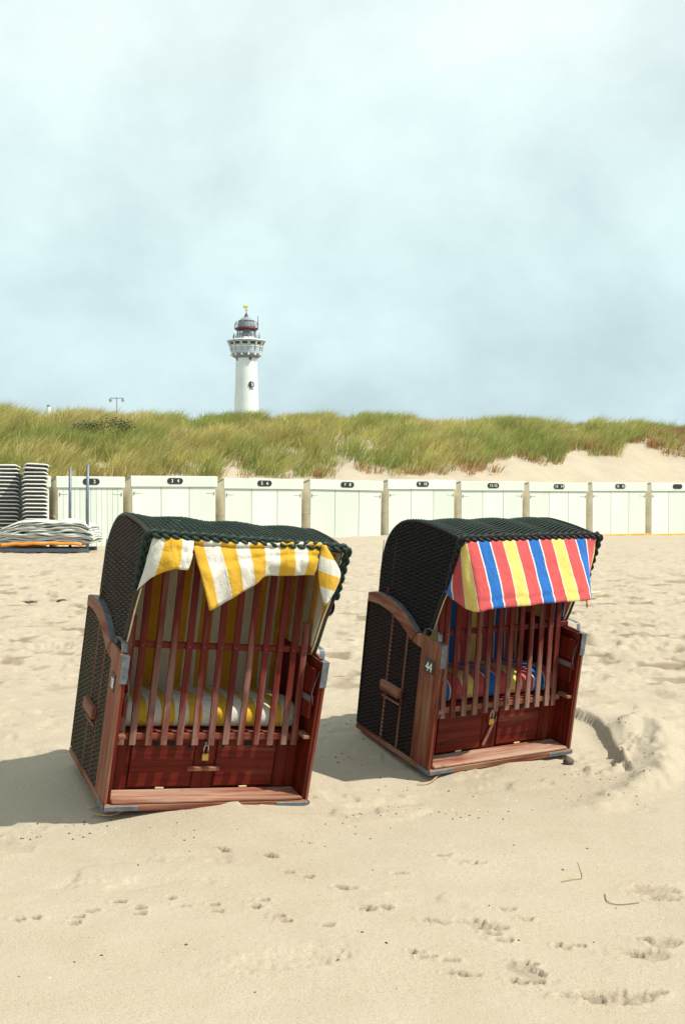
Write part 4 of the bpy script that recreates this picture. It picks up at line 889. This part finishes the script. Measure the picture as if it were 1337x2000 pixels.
    for mir in (False, True):
        x_ = HL+.010
        o = prism('side_backing', [(.25+(y-.25)*.975, 1.05+(z-1.05)*.985) for y, z in so], x_, x_+.003, 0, M['backing'], hood)
        zs2 = np.linspace(.86, 1.53, 26); ny = 20; P_ = np.zeros((26, ny, 3)); UV = np.zeros((26, ny, 2))
        for i, z in enumerate(zs2):
            yy = np.linspace(hood_front(z)+.006, hood_back(z)-.02, ny); P_[i] = np.column_stack([np.full(ny, x_+.010), yy, np.full(ny, z)]); UV[i] = np.column_stack([yy, np.full(ny, z)])
        P_[:, :, 0] += .006*fbm(P_[:, :, 1]*7, P_[:, :, 2]*5, 3)
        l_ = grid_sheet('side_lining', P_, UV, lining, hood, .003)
        wv = inst('wicker_weave', ME_HS, wk_hood, hood); wv['kind'] = 'stuff'
        e = tube('lining_edge', [(x_+.002, hood_front(z)-.004, z) for z in np.linspace(.87, 1.53, 14)], .0065, M['cream'], hood, 6)
        rm = tube('hood_rim', [(HL-.004, hood_front(z)-.004, z) for z in np.linspace(.87, 1.30, 10)], .0125, wk_hood, hood, 8)
        if mir:
            for q in (o, l_, wv, e, rm): q.scale = (-1, 1, 1); q.location = (W, 0, 0)
    wt = inst('wicker_weave', ME_HT, M['wick_green'], hood); wt['kind'] = 'stuff'
    inst('plaited_edge', ME_BRAID, M['wick_green'] if A else M['wick_black'], hood)
    for x_ in (HL+.006, HR-.006):
        tube('corner_cord', [(x_, y, z) for y, z in HOOD[2:-2:3]], .0105, wk_hood, hood, 8)
    a_ = np.linspace(-1.6, 1.75, 12); V, Fc = tube_geo([(HR+.006+.03*math.cos(q)*1.0+.0, .055+.012*math.cos(q)-.02, 1.180+.045*math.sin(q)) for q in a_], .012, 4, flat=.25, up=(0, 1, 0))
    link('strap_loop', meshdata('strap_loop', V, Fc), M['wick_black'], hood)
    for s_x in (.052, 1.148): tube('pivot_bolt', [(s_x, .20, .93), (s_x, .20, .985)], .007, M['steel_dark'], root, 6)
    tube('stop_peg', [(.012, .685, 1.0), (.012, .685, 1.05), (.012, .685, 1.064)], [.006, .006, .010], M['worn_z'], root, 8)
    # --- lattice across the front
    gy = lambda z: .085+.09*(z-.35)
    lat = box('lattice', .028 if A else .06, 1.172 if A else 1.168, gy(.895)+.008, gy(.895)+.024, .878, .915, M['slat_x'], root, .003); lat['label'] = 'upright wooden slats on two cross rails closing the seat'
    box('bottom_rail', .045, 1.135, gy(.385)+.008, gy(.385)+.022, .366, .404, M['worn_x'], lat, .003)
    xsl = [.067, .133, .223, .312, .403, .494, .589, .677, .767, .860, .949, 1.036, 1.099] if A else [.078, .125, .206, .297, .388, .475, .565, .658, .745, .834, .922, 1.006, 1.065]
    for i, x in enumerate(xsl):
        end = i in (0, len(xsl)-1); zt = 1.06 if end and A else (1.30 if end else 1.44)
        zb_ = .338+random.uniform(-.004, .004); hw = .0190
        me_ = box_me(-hw, hw, -.007, .007, 0, zt-zb_, .0025); o = link('slat', me_, M['slat_z'], lat); o.location = (x, gy(zb_)-.0005, zb_); o.rotation_euler = (-math.atan(.09), random.uniform(-.006, .006), 0)
        for zz_ in (.386-zb_, .896-zb_):
            V, Fc = lathe([(.0035, 0), (.0035, .001), (.0, .0012)], 6); s2 = link('screw', meshdata('screw', V, Fc), M['steel_dark'], o); s2.location = (.0, -.007, zz_); s2.rotation_euler = (math.pi/2, 0, 0)
    # --- awning cloth
    if A:
        tops = [(.258, -.088, 1.520), (.324, -.09, 1.520), (.418, -.092, 1.520), (.505, -.093, 1.520), (.584, -.093, 1.524), (.672, -.093, 1.530), (.761, -.093, 1.540), (.845, -.092, 1.548), (.928, -.09, 1.552), (1.004, -.088, 1.550)]
        bots = [(.379, -.165, 1.181), (.434, -.160, 1.203), (.508, -.150, 1.252), (.568, -.140, 1.290), (.636, -.130, 1.328), (.690, -.115, 1.374), (.773, -.110, 1.379), (.863, -.110, 1.387), (.925, -.11, 1.392), (.976, -.11, 1.397)]
        aw = loft('awning', tops, bots, [i*.0815 for i in range(10)], fabric, root, 16, 6, .022, (.30, .014), .003, .007, 3); aw['label'] = 'torn yellow and white striped valance hanging in folds'
        cx_ = np.array(tops); XC = crom(tops, 6); na = 12; th = np.linspace(-2.4, 1.9, na); P_ = np.zeros((na, len(XC), 3)); rr_ = .013+.007*fbm(XC[:, 0]*7, XC[:, 0]*3, 2)
        for i, a in enumerate(th): P_[i] = XC+np.column_stack([np.zeros(len(XC)), -np.cos(a)*rr_+.004, np.sin(a)*rr_+.012])
        uu = np.interp(np.linspace(0, 9, len(XC)), np.arange(10), [i*.0815 for i in range(10)])
        grid_sheet('rolled_hem', P_, np.stack([np.tile(uu, (na, 1)), np.repeat(th[:, None], len(XC), 1)], 2), fabric, aw, .002)
        loft('left_flap', [(.044, -.085, 1.545), (.10, -.09, 1.545), (.16, -.095, 1.545), (.215, -.10, 1.540), (.266, -.10, 1.535)], [(.012, -.045, 1.235), (.060, -.10, 1.325), (.150, -.15, 1.386), (.20, -.155, 1.389), (.242, -.15, 1.389)], [.10, .15, .205, .255, .31], fabric, aw, 12, 5, .018, (.35, .01), .003, .008, 9)
        le = [(1.002, -.10, 1.571), (.990, -.125, 1.48), (.994, -.13, 1.41), (1.02, -.125, 1.33), (1.063, -.12, 1.232)]; ri = [(1.030, -.095, 1.568), (1.086, -.115, 1.49), (1.135, -.12, 1.413), (1.112, -.13, 1.32), (1.074, -.12, 1.232)]
        L_, R2 = crom(le, 5), crom(ri, 5); v = np.linspace(0, 1, 9)[None, :, None]; P_ = L_[:, None]*(1-v)+R2[:, None]*v; P_[:, :, 1] -= .018*np.sin(np.linspace(0, math.pi, 9))[None]
        grid_sheet('right_flap', P_, np.stack([P_[:, :, 0], P_[:, :, 2]+.25*P_[:, :, 0]], 2), M['yellow_stripe_h'], aw, .003)
    else:
        hd = lambda z: hood_front(z)+dy-.014
        # columns: u, top point, bottom point; wraps from the left side round the front to the right side
        cols_ = [(-.30, (.022, hd(1.225), 1.225), (.020, hd(1.21)+.02, 1.205)), (-.27, (.020, hd(1.25), 1.25), (.018, .080, 1.200)), (-.17, (.020, hd(1.34), 1.34), (.012, -.045, 1.172)), (-.07, (.030, hd(1.50), 1.51), (.016, -.172, 1.148)), (.0, (.044, -.044, 1.549), (.030, -.250, 1.152)), (.04, (.056, -.050, 1.550), (.046, -.278, 1.160))]
        cols_ += [(x, (x, -.054, 1.550), (x+.004, -.282, 1.168+.030*x)) for x in np.linspace(.12, .90, 9)]
        cols_ += [(.96, (.96, -.054, 1.549), (.952, -.275, 1.198)), (1.04, (1.04, -.053, 1.548), (.985, -.215, 1.198)), (1.12, (1.125, -.050, 1.545), (1.03, -.135, 1.200)), (1.22, (1.172, hd(1.43), 1.43), (1.09, -.06, 1.198)), (1.34, (1.176, hd(1.25), 1.25), (1.172, hd(1.22), 1.215))]
        us = np.array([c[0] for c in cols_]); T0 = np.array([c[1] for c in cols_]); B0_ = np.array([c[2] for c in cols_]); ud = np.linspace(us[0], us[-1], 150)
        T_ = np.column_stack([np.interp(ud, us, T0[:, i]) for i in range(3)]); B_ = np.column_stack([np.interp(ud, us, B0_[:, i]) for i in range(3)])
        ker = np.array([1, 2, 3, 2, 1.])/9
        for Q in (T_, B_):
            for i in range(3):
                pad = np.concatenate([[Q[0, i]]*2, Q[:, i], [Q[-1, i]]*2]); Q[:, i] = np.convolve(pad, ker, 'valid')
        rws = 26; v = np.linspace(0, 1, rws)[:, None, None]; P_ = T_[None]*(1-v)+B_[None]*v; vv = np.linspace(0, 1, rws)
        fr_ = np.clip((ud-.0)/.08, 0, 1)*np.clip((1.1-ud)/.08, 0, 1)
        P_[:, :, 2] -= (np.sin(vv*math.pi)*.012)[:, None]*fr_[None]; P_[:, :, 1] -= (np.sin(vv*math.pi)*.014)[:, None]*fr_[None]
        XX, VV = np.meshgrid(ud*5, vv*3); nn_ = fbm(XX+.6*VV, VV*.7+3, 3); P_[:, :, 1] += .016*nn_*np.minimum(1, VV)*fr_[None]; P_[:, :, 2] += .006*nn_*np.minimum(1, VV)
        P_[:, :, 1] += (.010*np.exp(-((vv-.86)/.025)**2))[:, None]*fr_[None]; P_[:, :, 0] += (.018*np.exp(-((vv-.5)/.3)**2))[:, None]*(np.clip((.04-ud)/.1, 0, 1)*np.sin(ud*40))[None]
        P_[-3:, :, 1] += np.linspace(.0, .006, 3)[:, None]*fr_[None]
        aw = grid_sheet('awning', P_, np.stack([np.tile(ud, (rws, 1)), np.repeat(vv[:, None], 150, 1)], 2), fabric, root, .003); aw['label'] = 'blue, red and yellow striped awning stretched over a rod'
        tube('awning_rod', [(.05, -.225, 1.205), (.5, -.225, 1.215), (.965, -.222, 1.222), (1.065, -.220, 1.224)], .007, M['pole'], aw, 8)
        P_ = np.zeros((6, 6, 3)); 
        for i in range(6):
            for j in range(6): P_[i, j] = (.90+.022*j+.006*i, -.255+.02*j-.01*math.sin(j*1.3), 1.212-.014*i*(1+.25*j*(1 if j < 5 else .6))*.8)
        grid_sheet('loose_corner', P_, np.stack([P_[:, :, 0]*.2+.02, P_[:, :, 2]], 2), M['cloth_back'], aw, .002)
    # --- padlock hangs from the hasp: a thing of its own
    pk = empty('padlock'); pk.matrix_world = chair_matrix(key)@Matrix.Translation((.591, .146, .245))
    tag(pk, 'small brass padlock hanging from the hasp of the '+('yellow striped chair' if A else 'blue, red and yellow striped chair'), 'padlock', 'brass padlocks on the beach chairs')
    box('body', -.020, .020, -.009, .006, -.022, .022, M['brass'], pk, .003)
    tube('shackle', [(-.013, -.002, .018), (-.013, -.002, .055)]+[(.013*math.cos(a), -.002, .055+.016*math.sin(a)) for a in np.linspace(math.pi, 0, 7)[1:-1]]+[(.013, -.002, .055), (.013, -.002, .018)], .0036, M['shackle'], pk, 6)
    return root
M['cloth_back'] = plain('awning_underside', (.55, .26, .07), .9, .2, 12)
cA = beach_chair('A'); tag(cA, 'dark wicker beach chair numbered 18 with torn yellow and white striped cloth', 'beach chair', 'wicker beach chairs on the sand')
cB = beach_chair('B'); tag(cB, 'black wicker beach chair numbered 44 with blue, red and yellow striped awning', 'beach chair', 'wicker beach chairs on the sand')

# ------------------------------------------------------------------ stones, weed, reeds and crumbs
def stone_mesh(name, rx_, ry_, rz_, seed, rough=.25, sub=3):
    bm = bmesh.new(); bmesh.ops.create_icosphere(bm, subdivisions=sub, radius=1)
    for v in bm.verts:
        n_ = fbm(np.array([v.co.x*1.3+seed+v.co.z]), np.array([v.co.y*1.3+seed*2-v.co.z*.7]), 3)[0]; v.co *= 1+rough*n_; v.co = Vector((v.co.x*rx_, v.co.y*ry_, v.co.z*rz_))
    me_ = bpy.data.meshes.new(name); bm.to_mesh(me_); bm.free(); return me_
M['stone'] = plain('brown_stone', (.095, .065, .055), .8, .35, 30, bmp=.4); M['weed'] = plain('dried_seaweed', (.085, .040, .028), .85, .45, 35); M['reed'] = plain('dry_reed', (.42, .30, .15), .8, .3, 30)
M['twig'] = plain('dark_twig', (.18, .12, .08), .8, .3, 40); M['shell'] = plain('pale_shell', (.62, .56, .47), .6, .15, 30)
X_, Y_ = gp(1111, 1489, -.085); st = link('stone', stone_mesh('stone', .038, .034, .031, 3.1, .2), M['stone'], None, True); st.location = (X_, Y_, gz(X_, Y_)+.020); tag(st, 'fist sized dark brown stone beside the base of chair 44', 'stone')
for px_, py_, sz, lab in ((57, 1179, .075, 'largest clump of dried brown seaweed on the sand at left'), (88, 1175, .035, 'tiny dried seaweed scrap between the two larger clumps'), (116, 1178, .05, 'small dried seaweed clump right of the largest one')):
    X_, Y_ = gp(px_, py_, .10); r = empty('seaweed', (X_, Y_, gz(X_, Y_))); tag(r, lab, 'seaweed', 'dried seaweed clumps')
    link('clump', stone_mesh('clump', sz*random.uniform(.6, 1), sz*random.uniform(.4, .8), sz*random.uniform(.25, .5), px_, .7, 2), M['weed'], r, True)
    for i in range(9):
        a = random.uniform(0, 6.3); p0 = Vector((random.uniform(-.5, .5)*sz, random.uniform(-.3, .3)*sz, sz*.2)); p1 = p0+Vector((math.cos(a)*sz*1.1, math.sin(a)*sz*.8, sz*.15)); p2 = p1+Vector((math.cos(a+.8)*sz*.6, math.sin(a+.8)*sz*.4, -sz*.25))
        tube('frond', crom([p0, p1, p2], 4), [.006]*8+[.003], M['weed'], r, 5)
def ground_path(pix, dz=.006, zg=-.06):
    out_ = []
    for (a, b_) in pix:
        X_, Y_ = gp(a, b_, zg); out_.append((X_, Y_, gz(X_, Y_)+dz))
    return crom(out_, 5)
for pix, lab in (([(172, 1598), (200, 1594), (235, 1588), (272, 1580)], 'upper dry reed stem sticking out under the front of chair 18'), ([(186, 1607), (205, 1606), (240, 1598), (290, 1584)], 'long curved dry reed stem in front of chair 18'), ([(176, 1609), (190, 1607), (215, 1609), (250, 1600)], 'short lowest dry reed stem in front of chair 18')):
    p = ground_path(pix, .012); tag(tube('reed_stem', p, np.linspace(.004, .006, len(p)), M['reed'], None, 6), lab, 'reed', 'dry reed stems under chair 18')
p = ground_path([(815, 1533), (838, 1530), (860, 1521), (880, 1512)], .012, -.10); tag(tube('reed_stem', p, .004, M['reed'], None, 6), 'single dry reed stem under the left corner of chair 44', 'reed')
X_, Y_ = gp(1135, 1722); r = empty('twig', (X_, Y_, gz(X_, Y_))); tag(r, 'thin forked twig standing up from the sand at lower right', 'twig')
tube('stem', [(0, 0, -.02), (.006, 0, .02), (-.012, .01, .075)], [.003, .0025, .0015], M['twig'], r, 6); tube('branch', [(.004, 0, .006), (-.04, -.02, .008), (-.10, -.05, .004)], [.003, .0025, .0015], M['reed'], r, 6)
p = ground_path([(1183, 1752), (1188, 1768), (1210, 1774), (1250, 1770)], .004); tag(tube('bent_stalk', p, .0018, M['twig'], None, 6), 'thin dark curved stalk lying beside the shoe print at right', 'stalk')
# shell crumbs and specks too many to count
V, Fc = [], []
parts = []
def crumb(x, y, s):
    z_ = gz_fast(x, y); a = random.uniform(0, 6.3); c_, s_ = math.cos(a), math.sin(a); v = [(x+s*(c_*q-s_*w_*.6), y+s*(s_*q+c_*w_*.6), z_+s*h) for q, w_, h in ((-1, -.7, -.1), (1, -.8, -.1), (.8, .9, -.1), (-.9, .8, -.1), (.1, 0, .7))]
    return v, [(0, 1, 4), (1, 2, 4), (2, 3, 4), (3, 0, 4)]
spots = []
for px0, px1, py0, py1, n_ in ((30, 250, 1612, 1640, 26), (700, 1010, 1565, 1590, 40), (300, 700, 1580, 1650, 30), (860, 1250, 1490, 1570, 60), (1090, 1280, 1420, 1520, 60), (620, 820, 1440, 1540, 40), (30, 1310, 1100, 1400, 90), (30, 1310, 1600, 1960, 40)):
    for _ in range(n_): spots.append((*gp(random.uniform(px0, px1), random.uniform(py0, py1)), random.uniform(.0035, .010)))
sp_ = np.array(spots); zg_ = ground_h(sp_[:, 0].copy(), sp_[:, 1].copy())
for nm, sel, mt, lb in (('beach_debris', lambda i: i % 4, M['weed'], 'dark crumbs of dried weed scattered over the sand'), ('shell_grit', lambda i: not i % 4, M['shell'], 'pale shell fragments scattered over the sand')):
    parts = []
    for i, (x, y, s) in enumerate(spots):
        if not sel(i): continue
        gz_fast = lambda a, b_, q=float(zg_[i]): q
        parts.append(crumb(x, y, s if nm != 'shell_grit' else s*.7))
    V, Fc = merge(parts); o = link(nm, meshdata(nm, V, Fc), mt); o['kind'] = 'stuff'; tag(o, lb, 'debris')
bpy.context.view_layer.update()
